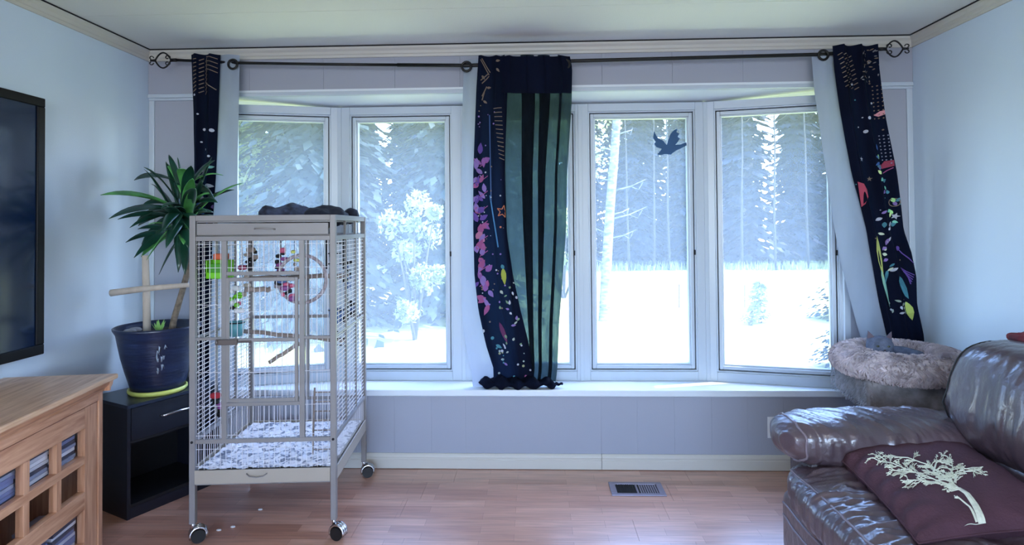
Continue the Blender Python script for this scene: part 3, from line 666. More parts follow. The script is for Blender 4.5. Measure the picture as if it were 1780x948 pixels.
def ladder(loc, h, w_, n_, tilt, label, m='tan', rz=RZ):
    l = empty('ladder', loc, rz, label=label, cat='bird ladder')
    for s in (-1, 1): MB().tube([(s*w_/2, 0, 0), (s*w_/2, tilt*h, h)], .0046, 6).build('side_rail', m, l)
    for i in range(n_):
        z = h*(i+.5)/n_; MB().tube([(-w_/2, tilt*z, z), (w_/2, tilt*z, z)], .0032, 6).build('rung', m, l)
    return l
ladder(cg(.552, .20, 1.19), .15, .08, 3, 0, 'short dark hanging ladder near the upper right post inside the cage', 'gap')
ladder(cg(.515, .10, .335), .30, .085, 7, .12, 'tall brown ladder leaning in the lower right corner of the cage')
ladder(cg(.565, .22, .80), .10, .07, 3, 0, 'small hook ladder on right side of cage below the blue cup', 'gap')
def perch(loc, a, b, r, label, m='tan'):
    o = MB(); pts = [Vector(a).lerp(Vector(b), i/8)+Vector((0, .004*nz((i, 1, 1)), .006*nz((i*.8, 5, 1)))) for i in range(9)]
    o = o.tube(pts, [r*(1+.15*nz((i, 2, 2))) for i in range(9)], 8).build('perch', m, None, smooth=True); o.location = loc; o.rotation_euler = (0, 0, RZ); return tag(o, label, 'perch')
perch(cg(.0, .32, .91), (.03, 0, -.03), (.57, 0, -.09), .011, 'long grey branch perch sloping across the middle of the cage')
perch(cg(.0, .30, .7), (.20, 0, .02), (.36, .05, .12), .010, 'short branch perch angled upward in the lower half of cage')
perch(cg(.0, .42, 1.13), (.03, 0, 0), (.57, 0, .012), .012, 'thick wooden perch crossing the cage at upper middle')
perch(cg(.0, .15, 1.10), (.14, 0, 0), (.25, .04, -.003), .012, 'stubby grey perch behind the top of the cage door')
def cup(loc, label, m):
    o = empty('food_cup', loc, RZ, label=label, cat='food cup')
    MB().lathe([(.0, 0), (.030, 0), (.038, .07), (.035, .07), (.028, .006), (0, .006)], n=20).build('bowl', m, o, smooth=True)
    MB().tube([(.039*math.cos(a), .039*math.sin(a), .066) for a in [k*PI/10 for k in range(21)]], .003, 6, cap=False).build('holder_ring', 'iron', o, smooth=True); return o
cup(cg(.545, .25, .92), 'blue plastic food cup on the right side inside the cage', 'blue')
cup(cg(.05, .28, .86), 'teal food cup low on the left side inside the cage', mat('teal_plastic', '#5a9aa0', .4))
random.seed(8)
def toy(loc, cols, n_, label, spread=.022, L=.2):
    o = empty('bird_toy', loc, RZ, label=label, cat='bird toy'); MB().tube([(0, 0, 0), (0, 0, L)], .0015, 5).build('cord', 'iron', o)
    for i in range(n_):
        z = L*.75*(i+.3)/n_; dx = random.uniform(-spread, spread); dy = random.uniform(-spread, spread)*.6; s = random.uniform(.009, .017)
        puff((dx, dy, z), (s*random.uniform(.7, 1.6), s, s*.8), 3.2, 4).build('bead', random.choice(cols), o, smooth=True)
    return o
toy(cg(.155, .20, 1.19), ['iron', 'gap', 'tan'], 9, 'dark hanging bird toy left of centre under the cage roof', L=.14)
toy(cg(.285, .22, 1.18), ['pink', 'purple', 'gap'], 8, 'pink and purple hanging bird toy at top centre of cage', L=.15)
toy(cg(.365, .18, 1.17), ['tan', 'saucer', 'gap'], 6, 'tan and yellow bead toy hanging inside the ring perch', L=.16)
toy(cg(.355, .10, 1.06), ['purple', 'pink', 'blue', 'gap'], 11, 'cluster of purple knotted toys behind upper right of cage door', .035, L=.12)
toy(cg(.555, .42, 1.07), ['red', 'pink', 'blue', 'iron'], 8, 'red and blue wooden toy hanging on the right wall of cage', .02, L=.2)
toy(cg(.555, .45, .90), ['iron', 'gap', 'blue'], 9, 'dark toy cluster on right wall of cage below the red toy', .03, L=.14)
toy(cg(.07, .22, .99), ['green', 'iron', 'white'], 9, 'green and black toy hanging under the green feeder', .025, L=.16)
toy(cg(.03, .12, .52), ['red', 'iron', 'purple'], 7, 'dark red toy on the lower left wall of cage', .018, L=.14)
toy(cg(.06, .33, 1.0), ['stick', 'pink'], 5, 'pale pink block toy hanging left inside cage', .02, L=.3)
mr = empty('mirror', cg(.26, .3, 1.09), RZ, label='small square grey mirror hanging behind the top of cage door', cat='mirror')
bx('mirror_plate', (-.035, 0, 0), (.035, .006, .06), 'rope', mr, bevel=.004); MB().tube([(0, .003, .06), (0, .003, .245)], .0012, 5).build('hanger', 'iron', mr)
# cloths on the roof
def heap(loc, s, seed, label, m='blanket'):
    def dsp(p, n_): return .022*nz((p.x*14+seed, p.y*14, p.z*10))+.010*abs(nz((p.x*30, p.y*26+seed, p.z*30)))
    o = puff((0, 0, 0), s, 2.6, 18, dsp).build('folded_cloth', m, None, smooth=True); o.location = loc; return tag(o, label, 'cloth')
heap(cg(.27, .38, 1.452), (.12, .16, .055), 2, 'dark patterned cloth heaped on the cage roof, the wide left heap')
heap(cg(.475, .36, 1.446), (.095, .13, .045), 9, 'dark navy cloth on the cage roof beside the wide heap', mat('navy_cloth', '#161a2a', .9, bump=.5, bscale=30))
heap(cg(.57, .52, 1.452), (.035, .06, .035), 15, 'small dark cloth end at the right rear of cage roof', mat('navy_cloth_end', '#14182a', .9, bump=.5, bscale=30))

# ------------------------------------------------------------ black nightstand
fa = math.atan2(.414, .208)
NS = empty('nightstand', (-1.95, 2.781, 0), fa, label='black nightstand with one drawer and open shelf, carrying the potted plant', cat='nightstand')
# local x along the front (away), local y into the body (towards the wall)
Wn, Dn, Hn = .463, .33, .548
bx('side_panel', (0, 0, 0), (.016, Dn, Hn-.016), 'black', NS, bevel=.001); bx('side_panel', (Wn-.016, 0, 0), (Wn, Dn, Hn-.016), 'black', NS, bevel=.001)
bx('top_panel', (-.006, -.012, Hn-.016), (Wn+.006, Dn, Hn), mat('black_top', '#1d2638', .3, bump=.05, bscale=300), NS, bevel=.0015)
bx('back_panel', (.016, Dn-.006, .03), (Wn-.016, Dn, Hn-.016), 'blackin', NS); bx('bottom_shelf', (.016, .006, .05), (Wn-.016, Dn-.006, .066), 'blackin', NS)
bx('plinth', (.016, .004, 0), (Wn-.016, .018, .05), 'black', NS); bx('middle_shelf', (.016, .01, .355), (Wn-.016, Dn-.006, .368), 'blackin', NS)
dw = bx('drawer', (.018, -.002, .372), (Wn-.018, .016, Hn-.02), 'black', NS, bevel=.0015)
MB().tube([(.155, -.002, .455), (.165, -.022, .458), (.235, -.026, .462), (.31, -.022, .458), (.32, -.002, .455)], .0058, 8).build('drawer_handle', 'chrome', dw, smooth=True)

# ------------------------------------------------------------ potted dracaena
PC = Vector((-1.965, 3.035, .549))
PT = empty('potted_plant', PC, label='tall dracaena plant in a dark blue glazed pot on the nightstand', cat='plant')
MB().lathe([(0, 0), (.128, 0), (.137, .010), (.136, .022), (.128, .024), (.122, .012), (0, .012)], n=48).build('saucer', 'saucer', PT, smooth=True, label='yellow-green saucer')
pp = [(0, .014), (.112, .014), (.122, .02), (.133, .06), (.150, .12), (.167, .19), (.180, .26), (.188, .305), (.201, .328), (.203, .338), (.196, .342), (.186, .328), (.177, .29), (0, .29)]
MB().lathe(pp, n=56).build('pot', 'pot', PT, smooth=True)
sl = MB(); 
sl.lathe([(0, .312), (.08, .310), (.15, .307), (.178, .300)], n=36).build('soil', 'soil', PT, smooth=True)
# painted floral motif on the pot (flat print), as thin raised glaze strokes
gm = MB(); random.seed(4)
def potpt(a, z, off=.0015):
    for (r0, z0), (r1, z1) in zip(pp[2:-4], pp[3:-3]):
        if z0 <= z <= z1: r = r0+(r1-r0)*(z-z0)/(z1-z0)+off; return Vector((r*math.cos(a), r*math.sin(a), z))
    return Vector((.2*math.cos(a), .2*math.sin(a), z))
a0 = math.atan2(-PC.y, -PC.x)+.02
for i in range(11):
    aa = a0+random.uniform(-.13, .13)+(.05 if i < 6 else -.03); zz = random.uniform(.11, .15) if i > 6 else random.uniform(.17, .26)
    da, dz = random.uniform(-.09, .09), random.uniform(.015, .035)
    gm.tube([potpt(aa, zz), potpt(aa+da*.5, zz+dz), potpt(aa+da, zz+dz*.3)], [.003, .006, .002], 5)
gm.build('floral_motif', mat('pale_glaze', '#8a96a8', .5), PT, smooth=True, label='pale floral motif on the pot')
st = [(.070, .0, .30), (.082, .01, .38), (.115, .015, .50), (.152, .015, .63), (.148, .015, .77), (.130, .015, .90), (.125, .015, 1.03)]
MB().tube(st, [.017, .016, .015, .015, .016, .017, .014], 10).build('stem', 'bark', PT, smooth=True)
# leaves: pixel tips measured in the photograph, turned into depths around the crown
random.seed(14)
tips = [(30, 205, 2.95), (60, 290, 3.05), (92, 292, 2.9), (185, 105, 3.0), (275, 60, 3.1), (263, 92, 3.15), (150, 152, 3.2), (135, 322, 2.95), (120, 375, 3.0), (150, 430, 3.05), (195, 438, 2.9), (176, 390, 3.15),
        (240, 490, 2.95), (333, 490, 2.85), (300, 430, 3.1), (540, 162, 3.0), (510, 186, 3.1), (450, 232, 2.9), (412, 265, 3.0), (440, 80, 3.1), (470, 135, 3.2), (395, 150, 2.85), (350, 330, 2.8), (160, 300, 3.15),
        (180, 242, 3.1), (330, 120, 3.2), (305, 70, 3.0), (250, 250, 2.75), (225, 345, 2.78), (380, 300, 2.8), (420, 200, 2.78), (355, 100, 2.9), (215, 270, 3.2), (300, 250, 2.7), (265, 395, 2.78), (370, 180, 2.7), (210, 165, 3.2), (440, 280, 3.15), (140, 260, 3.1), (290, 330, 2.7), (200, 310, 2.85), (345, 395, 2.9)]
tips += [(a+random.uniform(-22, 22)+(18 if a < 250 else -18), b+random.uniform(-16, 16), c+random.uniform(-.1, .1)) for a, b, c in tips[3::2] if a < 460]
for i, (tx, ty, tY) in enumerate(tips):
    tY = 3.035+(tY-3.0)*1.0
    tip = pix(tx/2.06+160, ty/2.06+240, tY)-PC
    hh = .80+.26*(i % 7)/6 if tip.z > .95 else .80+.12*(i % 4)/3
    if i < 2: hh = .93
    base = Vector((.127, .015, hh)); d = tip-base; hd_ = Vector((d.x, d.y, 0)); L = d.length
    ctrl = base+d*.5+Vector((0, 0, .05+.12*L)); side = Vector((-d.y, d.x, 0)); side = side.normalized() if side.length > 1e-4 else Vector((1, 0, 0))
    if abs(side.y) > .7: side = (side+Vector((.0, 0, .55))).normalized()
    wd = .0235+.006*random.random(); nS = 10; mb = MB(); vs = []
    for k in range(nS+1):
        t_ = k/nS; p = base*(1-t_)**2+ctrl*2*t_*(1-t_)+tip*t_*t_
        ww = wd*(.45+.55*math.sin(PI*min(1, t_*1.5)*.5))*(1-max(0, (t_-.45)/.55)**2.2)+.0006
        n3 = side.cross(d).normalized()*(.25*ww)
        vs += [p-side*ww+n3, p-side*ww*.5, p, p+side*ww*.5, p+side*ww+n3]
    fs = [(k*5+j, k*5+j+1, k*5+j+6, k*5+j+5) for k in range(nS) for j in range(4)]
    o = mb.add(vs, fs).build('leaf', 'leaf' if i % 5 else 'leaf2', PT, smooth=True, fixn=False)
    sm = o.modifiers.new('thick', 'SOLIDIFY'); sm.thickness = .0012
# sprout at the stem foot
sp_ = MB()
for i in range(16):
    a = random.uniform(0, 6.28); b = Vector((.05, -.07, .305)); L = random.uniform(.035, .075); t_ = b+Vector((math.cos(a)*L*.6, math.sin(a)*L*.6, L)); s_ = Vector((-math.sin(a), math.cos(a), 0))*.008; m_ = b.lerp(t_, .55)
    sp_.add([b, m_-s_, t_, m_+s_], [(0, 1, 2, 3)])
sp_.build('sprout', mat('sprout_green', '#7fae5c', .5), PT, fixn=False, label='small pale green sprout at the foot of stem')
for p in ((-.115, -.05, .316), (-.05, -.12, .312), (-.135, .02, .312)):
    puff(p, (.032, .024, .014), 2.3, 6, lambda q, n_: .003*nz(q*40)).build('pebble', 'stone', PT, smooth=True)
tp = empty('perch_stand', (-2.005, 3.0, .86), label='pale wooden T shaped perch stuck in the plant pot', cat='perch')
MB().tube([(.004, 0, 0), (0, 0, .2), (-.006, 0, .395)], [.019, .018, .016], 10).build('upright', 'stick', tp, smooth=True)
MB().tube([(-.165, -.03, .205), (0, -.026, .225), (.235, -.02, .243)], [.018, .016, .012], 10).build('crossbar', 'stick', tp, smooth=True)

# ------------------------------------------------------------ oak TV cabinet
cdir = math.atan2(-.986, .165)
TC = empty('tv_cabinet', (-1.85, 2.47, 0), cdir, label='honey oak media cabinet with lattice glass doors, below the television', cat='cabinet')
# local x = along the front towards the viewer, local -y... front faces +normal => local y points away from the room? handle via sign
# x axis d=(.165,-.986); local y = (.986,.165) = towards the room. body lies in y<0
Lc, Dc = 1.30, .40
bx('top_board', (-.055, -Dc-.01, .742), (Lc+.03, .045, .764), 'oaktop', TC, bevel=.006)
mo = MB(); prf = [(0, .70), (.008, .70), (.012, .712), (.024, .722), (.032, .742), (0, .742)]
mo.prism([(a, z) for a, z in prf], 0, -.045, Lc+.02); TCm = mo.build('top_moulding', 'oakh', TC)
mo2 = MB(); mo2.prism([(-.013-a, z) for a, z in prf], 1, -Dc, .03); mo2.build('top_moulding', 'oakv', TC)
bx('end_panel', (-.013, -Dc, 0), (.006, -.0, .742), 'oakv', TC, bevel=.002); bx('end_panel', (Lc-.02, -Dc, 0), (Lc, 0, .742), 'oakv', TC, bevel=.002)
bx('back_panel', (.006, -Dc, .04), (Lc-.02, -Dc+.008, .742), 'oakh', TC); bx('bottom_board', (.006, -Dc+.008, .05), (Lc-.02, -.02, .07), 'oakh', TC)
bx('inner_shelf', (.006, -Dc+.008, .440), (Lc-.02, -.031, .456), 'oakh', TC)
bx('front_stile', (-.013, -.02, 0), (.018, .004, .70), 'oakv', TC, bevel=.003); bx('top_rail', (.018, -.02, .668), (Lc-.02, .002, .742), 'oakh', TC)
bx('bottom_rail', (.018, -.02, .0), (Lc-.02, .002, .05), 'oakh', TC)
def cab_door(xa, xb):
    D = empty('door', (0, 0, 0)); D.parent = TC
    T = -.001; F = -.030
    bx('stile', (xa, F, .055), (xa+.088, T, .664), 'oakv', D, bevel=.0015); bx('stile', (xb-.088, F, .055), (xb, T, .664), 'oakv', D, bevel=.0015)
    ia, ib = xa+.088, xb-.088
    for z0_, z1_ in ((.582, .664), (.253, .325), (.055, .12)): bx('rail', (ia, F, z0_), (ib, T, z1_), 'oakh', D, bevel=.0015)
    n_ = 3; wpp = (ib-ia-.03*(n_-1))/n_
    bx('muntin', (ia, F, .437), (ib, T-.001, .470), 'oakh', D, bevel=.0015)
    for k in range(1, n_):
        c = ia+k*wpp+(k-1)*.03; 
        for z0_, z1_ in ((.325, .437), (.470, .582)): bx('muntin', (c, F, z0_), (c+.03, T-.001, z1_), 'oakv', D, bevel=.0015)
    for k in range(n_):
        c = ia+k*(wpp+.03)
        for z0_, z1_ in ((.325, .437), (.470, .582)): bx('pane', (c-.002, -.018, z0_-.002), (c+wpp+.002, -.015, z1_+.002), 'cabglass', D)
    bx('pane', (ia-.002, -.018, .118), (ib+.002, -.015, .255), 'cabglass', D)
cab_door(.021, .706); cab_door(.712, Lc-.022)
# discs in cases, stacked inside
random.seed(6); dvc = [mat('case_%s' % c, h, .35) for c, h in (('slate', '#8f9ab8'), ('pale', '#dfe3ee'), ('black', '#3a4056'), ('blue', '#6d7aa8'), ('silver', '#c4c8d6'))]
_c, _s = math.cos(cdir), math.sin(cdir)
def tcw(x, y, z): return Vector((-1.85+x*_c-y*_s, 2.47+x*_s+y*_c, z))
shared = {}
names = {0: 'right', 1: 'middle', 2: 'left'}
for si, (xs_, zb, n_) in enumerate(((.115, .457, 9), (.285, .457, 8), (.465, .457, 7), (.115, .071, 12), (.285, .071, 10), (.465, .071, 9))):
    z = zb
    for k in range(n_):
        th = .0145; mi = random.randrange(5)
        if mi not in shared:
            shared[mi] = bx('disc_case', (0, -.13, 0), (.15, 0, th-.001), dvc[mi], bevel=.001); o = shared[mi]
        else: o = copyobj(shared[mi])
        o.location = tcw(xs_+random.uniform(-.006, .006), -.033+random.uniform(-.004, .001), z); o.rotation_euler = (0, 0, cdir+random.uniform(-.03, .03)); z += th
        tag(o, '%s stack of disc cases behind the %s lattice panes of the oak cabinet' % ('upper' if si < 3 else 'lower', names[si % 3]), 'disc case', 'disc cases in the %s %s stack' % ('upper' if si < 3 else 'lower', names[si % 3]))

# ------------------------------------------------------------ television on the left wall
TV = empty('television', (XL+.002, 1.58, 1.41), label='large flat black television mounted on the left wall', cat='television')
bx('back_shell', (.0, -.90, -.50), (.045, .90, .48), 'tvframe', TV, bevel=.004)
zl, zh_, yl, yh = .836-1.41, 1.983-1.41, -1.0, 1.007
fr = MB(); fr.box((.045, yl, zl), (.072, yh, zl+.045)); fr.box((.045, yl, zh_-.04), (.072, yh, zh_)); fr.box((.045, yl, zl+.045), (.072, yl+.04, zh_-.04)); fr.box((.045, yh-.04, zl+.045), (.072, yh, zh_-.04))
fr.build('bezel', 'tvframe', TV, bevel=.004)
bx('screen', (.045, yl+.035, zl+.04), (.064, yh-.035, zh_-.035), 'screen', TV)

# ------------------------------------------------------------ leather sofa on the right
SF = empty('sofa', (1.55, 1.55, 0), label='brown leather sofa with plump cushions along the right wall', cat='sofa')
def wr_(p, sx, sy, sz, amp, seed=0):
    v = nz((p.x*sx+seed, p.y*sy, p.z*sz)); return amp*(1-abs(v)*3.2)
from mathutils.bvhtree import BVHTree
def snap(o, pts, lift=.001):
    bv = BVHTree.FromPolygons([v.co for v in o.data.vertices], [tuple(p.vertices) for p in o.data.polygons]); r = []
    for p in pts:
        q = bv.find_nearest(Vector(p)); r.append(q[0]+q[1]*lift)
    return r
def ridge(v): return 1-min(1, abs(v)*3.4)
def arm(Yc_, n):
    def d_(p, n_):
        q = (p.x+.5*p.y, p.y, p.z)
        r = .007*ridge(nz((q[0]*14, q[1]*4, q[2]*5)))+.0045*ridge(nz((q[0]*34+3, q[1]*7, q[2]*7)))
        return r+.012*nz(p*4)
    a = puff((1.36-1.55, Yc_-1.55, .560), (.42, .155, .092), 3.0, n, d_).build('arm', 'leather', SF, smooth=True)
    MB().box((1.02-1.55, Yc_-1.55-.10, .06), (2.05-1.55, Yc_-1.55+.10, .50)).build('arm_panel', 'leather2', SF, bevel=.03)
    pts = []
    for k in range(49):
        t_ = 2*PI*k/48; c_, s_ = math.cos(t_), math.sin(t_); rr = (abs(c_)**3+abs(s_)**3)**(-1/3)
        pts.append((1.36-1.55-.375, Yc_-1.55+.135*rr*c_, .560+.083*rr*s_))
    MB().tube(snap(a, pts), .0046, 6, cap=False).build('piping', 'piping', a, smooth=True)
arm(2.36, 80); arm(.72, 24)
bx('base_frame', (1.06-1.55, .62-1.55, .05), (2.08-1.55, 2.46-1.55, .30), 'leather2', SF, bevel=.03)
for X in (1.12, 2.0):
    for Y in (.72, 2.38): MB().tube([(X-1.55, Y-1.55, 0), (X-1.55, Y-1.55, .06)], [.02, .028], 12).build('foot', 'rubber', SF)
def footrest(Y0_, Y1_, n):
    def d_(p, n_): return .010*nz(p*6)+.003*ridge(nz((p.x*4, p.y*12, p.z*5)))
    f_ = puff((1.03-1.55, (Y0_+Y1_)/2-1.55, .195), (.055, (Y1_-Y0_)/2, .165), 5, 24, d_).build('footrest_panel', 'leather', SF, smooth=True)
    for zz in (.29, .235): MB().tube(snap(f_, [(.95-1.55, Y0_+.03+(Y1_-Y0_-.06)*k/20-1.55, zz) for k in range(21)]), .004, 6).build('piping', 'piping', f_, smooth=True)
    def e_(p, n_): return .009*ridge(nz((p.x*5, p.y*17+2*p.x, 1.3)))+.006*ridge(nz((p.x*9, p.y*38+4*p.x, 5)))+.012*nz(p*3.5)
    s_ = puff((1.36-1.55, (Y0_+Y1_)/2-1.55, .400), (.435, (Y1_-Y0_)/2+.005, .095), 3.4, n, e_).build('seat_cushion', 'leather', SF, smooth=True)
    pts = [(1.36-1.55-.395, Y0_+.02+(Y1_-Y0_-.04)*k/40-1.55, .46) for k in range(41)]
    MB().tube(snap(s_, pts), .0046, 6).build('piping', 'piping', s_, smooth=True)
footrest(1.54, 2.45, 96); footrest(.66, 1.54, 30)
def back(Y0_, Y1_, seed, n):
    Ym = (Y0_+Y1_)/2-1.55; hw = (Y1_-Y0_)/2
    def d_(p, n_):
        e = max(0, 1-abs(p.z+.06)/.16)
        return .020*nz(p*4.5+Vector((seed, 0, 0)))+.010*e*ridge(nz((p.x*5, p.y*15+seed, p.z*4)))+.004*ridge(nz((p.x*9, p.y*30, p.z*6+seed)))
    bx('back_frame', (1.86-1.55, Y0_-1.55, .1), (2.10-1.55, Y1_-.05-1.55, .80), 'leather2', SF, bevel=.04)
    u = puff((1.80-1.55, Ym, .735), (.265, hw, .225), 2.9, n, d_, Matrix.Rotation(math.radians(10), 3, 'Y')).build('back_cushion', 'leather', SF, smooth=True)
    pts = [(1.815-1.55-.30*math.cos(a), Ym+hw*.80, .735+.26*math.sin(a)) for a in [(-55+k*7)*PI/180 for k in range(22)]]
    MB().tube(snap(u, pts), .004, 6).build('seam', 'rubber', u, smooth=True)
    def e_(p, n_): return .012*nz(p*6)+.006*ridge(nz((p.x*6, p.y*22, p.z*6+seed)))
    puff((1.78-1.55, Ym, .525), (.20, hw-.03, .10), 2.8, 34, e_).build('lumbar_cushion', 'leather', SF, smooth=True)
    return u
back(1.54, 2.43, 1.3, 64); back(.68, 1.54, 5.1, 24)
th = heap((1.85, 2.22, .955), (.08, .13, .022), 22, 'dark red and brown throw lying on top of the sofa back', mat('throw_cloth', '#8e1f2c', .9, col2='#2a1c26', vscale=7, bump=.4, bscale=40))

# throw pillow
A = Vector((1.115, 2.285, .53)); B = Vector((1.60, 2.32, .56)); Cc = Vector((1.06, 1.70, .50))
U = B-A; V = Cc-A; Dd = A+U+V; ctr = (A+Dd)/2; Nn = U.cross(V).normalized(); Nn = Nn if Nn.z > 0 else -Nn
PW = empty('throw_pillow', ctr, label='plum throw pillow embroidered with a cream tree, lying on the sofa seat', cat='pillow')
def pil(s, t_, sg=1, off=0):
    """s,t in 0..1 over the square"""
    e = (1-(2*s-1)**4)*(1-(2*t_-1)**4); h = .062*max(0, e)**.45
    pin = .018*((2*t_-1)**2*4*s*(1-s)+(2*s-1)**2*4*t_*(1-t_))*0
    # edges curve in a little between the corners
    s2 = s+.05*(.5-s)*2*(1-(2*t_-1)**2)*.6; t2 = t_+.05*(.5-t_)*2*(1-(2*s-1)**2)*.6
    edge = max(0, 1-min(s, 1-s, t_, 1-t_)*7); w_ = .007*edge*nz((s*16, t_*16, sg))+.004*nz((s*9, t_*9, 2))
    if s < .22: w_ += .010*(1-s/.22)*math.sin(t_*46+3*s)
    return A+U*s2+V*t2+Nn*(sg*(h+(w_ if e > 0.02 else 0))+off)-ctr
nn_ = 48; mb = MB()
for sg in (1, -1):
    vs = [pil(i/nn_, j/nn_, sg) for j in range(nn_+1) for i in range(nn_+1)]
    mb.add(vs, [(j*(nn_+1)+i, j*(nn_+1)+i+1, (j+1)*(nn_+1)+i+1, (j+1)*(nn_+1)+i) for j in range(nn_) for i in range(nn_)])
o = mb.build('pillow_body', 'pillow', PW, smooth=True)
mb = MB(); loop = [(k/24, 0) for k in range(24)]+[(1, k/24) for k in range(24)]+[(1-k/24, 1) for k in range(24)]+[(0, 1-k/24) for k in range(25)]
mb.tube([pil(*q) for q in loop], .0035, 5, cap=False).build('seam', 'pillow', PW, smooth=True)
em = MB(); random.seed(31)
def st2(x, y):
    p = pix(x, y, 1.0); d = (p-CAM); q = CAM+d*(((ctr+Nn*.055)-CAM).dot(Nn)/d.dot(Nn)); r = q-A
    # solve r = U s + V t
    uu, vv, uv = U.dot(U), V.dot(V), U.dot(V); ru, rv = r.dot(U), r.dot(V); det = uu*vv-uv*uv
    return ((ru*vv-rv*uv)/det, (rv*uu-ru*uv)/det)
def stroke(pts, w0, w1):
    n_ = len(pts); 
    vs = []
    for i, (s, t_) in enumerate(pts):
        a = pts[max(0, i-1)]; b = pts[min(n_-1, i+1)]; dx, dy = (b[0]-a[0])*U.length, (b[1]-a[1])*V.length; L = math.hypot(dx, dy) or 1; w_ = w0+(w1-w0)*i/(n_-1)
        nx, ny = -dy/L*w_/U.length, dx/L*w_/V.length
        for k, of in ((-1, .0012), (0, .0035), (1, .0012)): vs.append(pil(min(.985, max(.015, s+nx*k)), min(.985, max(.015, t_+ny*k)), 1, of))
    em.add(vs, [(i*3+j, i*3+j+1, i*3+j+4, i*3+j+3) for i in range(n_-1) for j in range(2)])
def sline(pts, w0, w1, n_=5):
    q = [st2(*p) for p in pts]; r = []
    for a, b in zip(q[:-1], q[1:]):
        for k in range(n_): r.append((a[0]+(b[0]-a[0])*k/n_, a[1]+(b[1]-a[1])*k/n_))
    stroke(r+[q[-1]], w0, w1)
sline([(1722, 930), (1722, 916), (1714, 898), (1700, 880), (1684, 864), (1668, 854)], .013, .008)
def twig(p, ang, L, w_, dep):
    w_ = max(w_, .0008)
    e = (p[0]+L*math.cos(ang), p[1]+L*math.sin(ang)*.55)
    sline([p, ((p[0]+e[0])/2+random.uniform(-2, 2), (p[1]+e[1])/2+random.uniform(-1.2, 1.2)), e], w_, w_*.7, 2)
    if dep > 0:
        for k in range(random.choice((2, 3, 3))): twig(e if k else ((p[0]*.4+e[0]*.6), (p[1]*.4+e[1]*.6)), ang+random.uniform(-.75, .75), L*random.uniform(.55, .85), w_*.78, dep-1)
main = [((1668, 854), (1630, 842), (1590, 826), (1545, 808), (1512, 797)), ((1668, 854), (1640, 832), (1612, 812), (1575, 800), (1530, 795)), ((1672, 858), (1635, 848), (1600, 842), (1572, 838)),
        ((1660, 850), (1652, 834), (1658, 818), (1655, 804)), ((1662, 846), (1664, 826), (1680, 820), (1710, 824)), ((1640, 838), (1622, 824), (1628, 808), (1640, 800)), ((1600, 828), (1565, 822), (1540, 818))]
for b in main:
    sline(b, .0042, .0015, 3)
    for i in range(1, len(b)):
        for k in range(5):
            f_ = random.random(); p = (b[i-1][0]*(1-f_)+b[i][0]*f_, b[i-1][1]*(1-f_)+b[i][1]*f_)
            an = math.atan2((b[i][1]-b[i-1][1])/.55, b[i][0]-b[i-1][0])+random.choice((-1, 1))*random.uniform(.3, 1.0); twig(p, an, random.uniform(8, 14), .0012, 2)
sline([(1704, 897), (1690, 882), (1676, 874), (1666, 868)], .004, .003); twig((1672, 872), -2.6, 8, .003, 1); twig((1733, 924), -.6, 5, .003, 0)
em.build('tree_embroidery', 'embroid', PW, fixn=False, kind='stuff', label='cream embroidered leafy tree')

# ------------------------------------------------------------ cat tree with donut bed and cat
CT = empty('cat_tree', (1.77, 2.96, 0), math.radians(-6), label='plush cat tree with a fluffy donut bed behind the sofa arm', cat='cat tree')
bx('base_plate', (-.26, -.22, 0), (.26, .24, .04), 'furgrey', CT, bevel=.012); MB().tube([(0, 0, .04), (0, 0, .54)], .045, 20).build('scratching_post', 'rope', CT, smooth=True)
def bd(p, n_): return .006*nz(p*18)+.004*nz(p*50)
puff((0, .015, .598), (.225, .215, .072), 9, 30, bd).build('box_bed', 'furgrey', CT, smooth=True, label='grey plush square box under the donut')
def torus(R_, r_, rz, n1=72, n2=28):
    mb = MB(); vs = []
    for i in range(n1):
        a = 2*PI*i/n1
        for j in range(n2):
            b = 2*PI*j/n2; dsp = .010*nz((math.cos(a)*5, math.sin(a)*5, b))+.006*nz((math.cos(a)*16, math.sin(a)*16, b*3))
            rr = R_+(r_+dsp)*math.cos(b); vs.append((rr*math.cos(a), rr*math.sin(a), (rz+dsp)*math.sin(b)))
    return mb.add(vs, [(i*n2+j, i*n2+(j+1) % n2, ((i+1) % n1)*n2+(j+1) % n2, ((i+1) % n1)*n2+j) for i in range(n1) for j in range(n2)])
tb = torus(.208, .082, .060)
db = tb.build('donut_bed', 'fur', CT, smooth=True); db.location = (-.005, -.01, .722)
MB().lathe([(0, -.055), (.10, -.05), (.18, -.035)], n=30).build('cushion', 'fur', db, smooth=True)
fu = MB(); random.seed(77)
for i in range(9000):
    a = random.uniform(0, 2*PI); b = random.uniform(-PI*.65, PI*.95)
    n_ = Vector((math.cos(b)*math.cos(a), math.cos(b)*math.sin(a), math.sin(b)))
    p = Vector(((.208+.082*math.cos(b))*math.cos(a), (.208+.082*math.cos(b))*math.sin(a), .060*math.sin(b)))
    tg = Vector((-math.sin(a), math.cos(a), 0)); sw = nz((math.cos(a)*6, math.sin(a)*6, b*2))*2.2
    dn = n_.cross(tg); fl_ = (tg*math.sin(sw)+dn*math.cos(sw)*(-1 if random.random() < .9 else 1)); L = random.uniform(.012, .026)
    t_ = p+n_*(.35*L)+fl_*L+n_*.004; s_ = n_.cross(fl_).normalized()*random.uniform(.0018, .0035)
    m_ = p+n_*(.55*L)+fl_*L*.45
    fu.add([p-s_, p+s_, m_+s_*.9, t_, m_-s_*.9], [(0, 1, 2, 3, 4)])
fu.build('fur_tufts', 'fur', db, fixn=False, kind='stuff')
fu = MB()
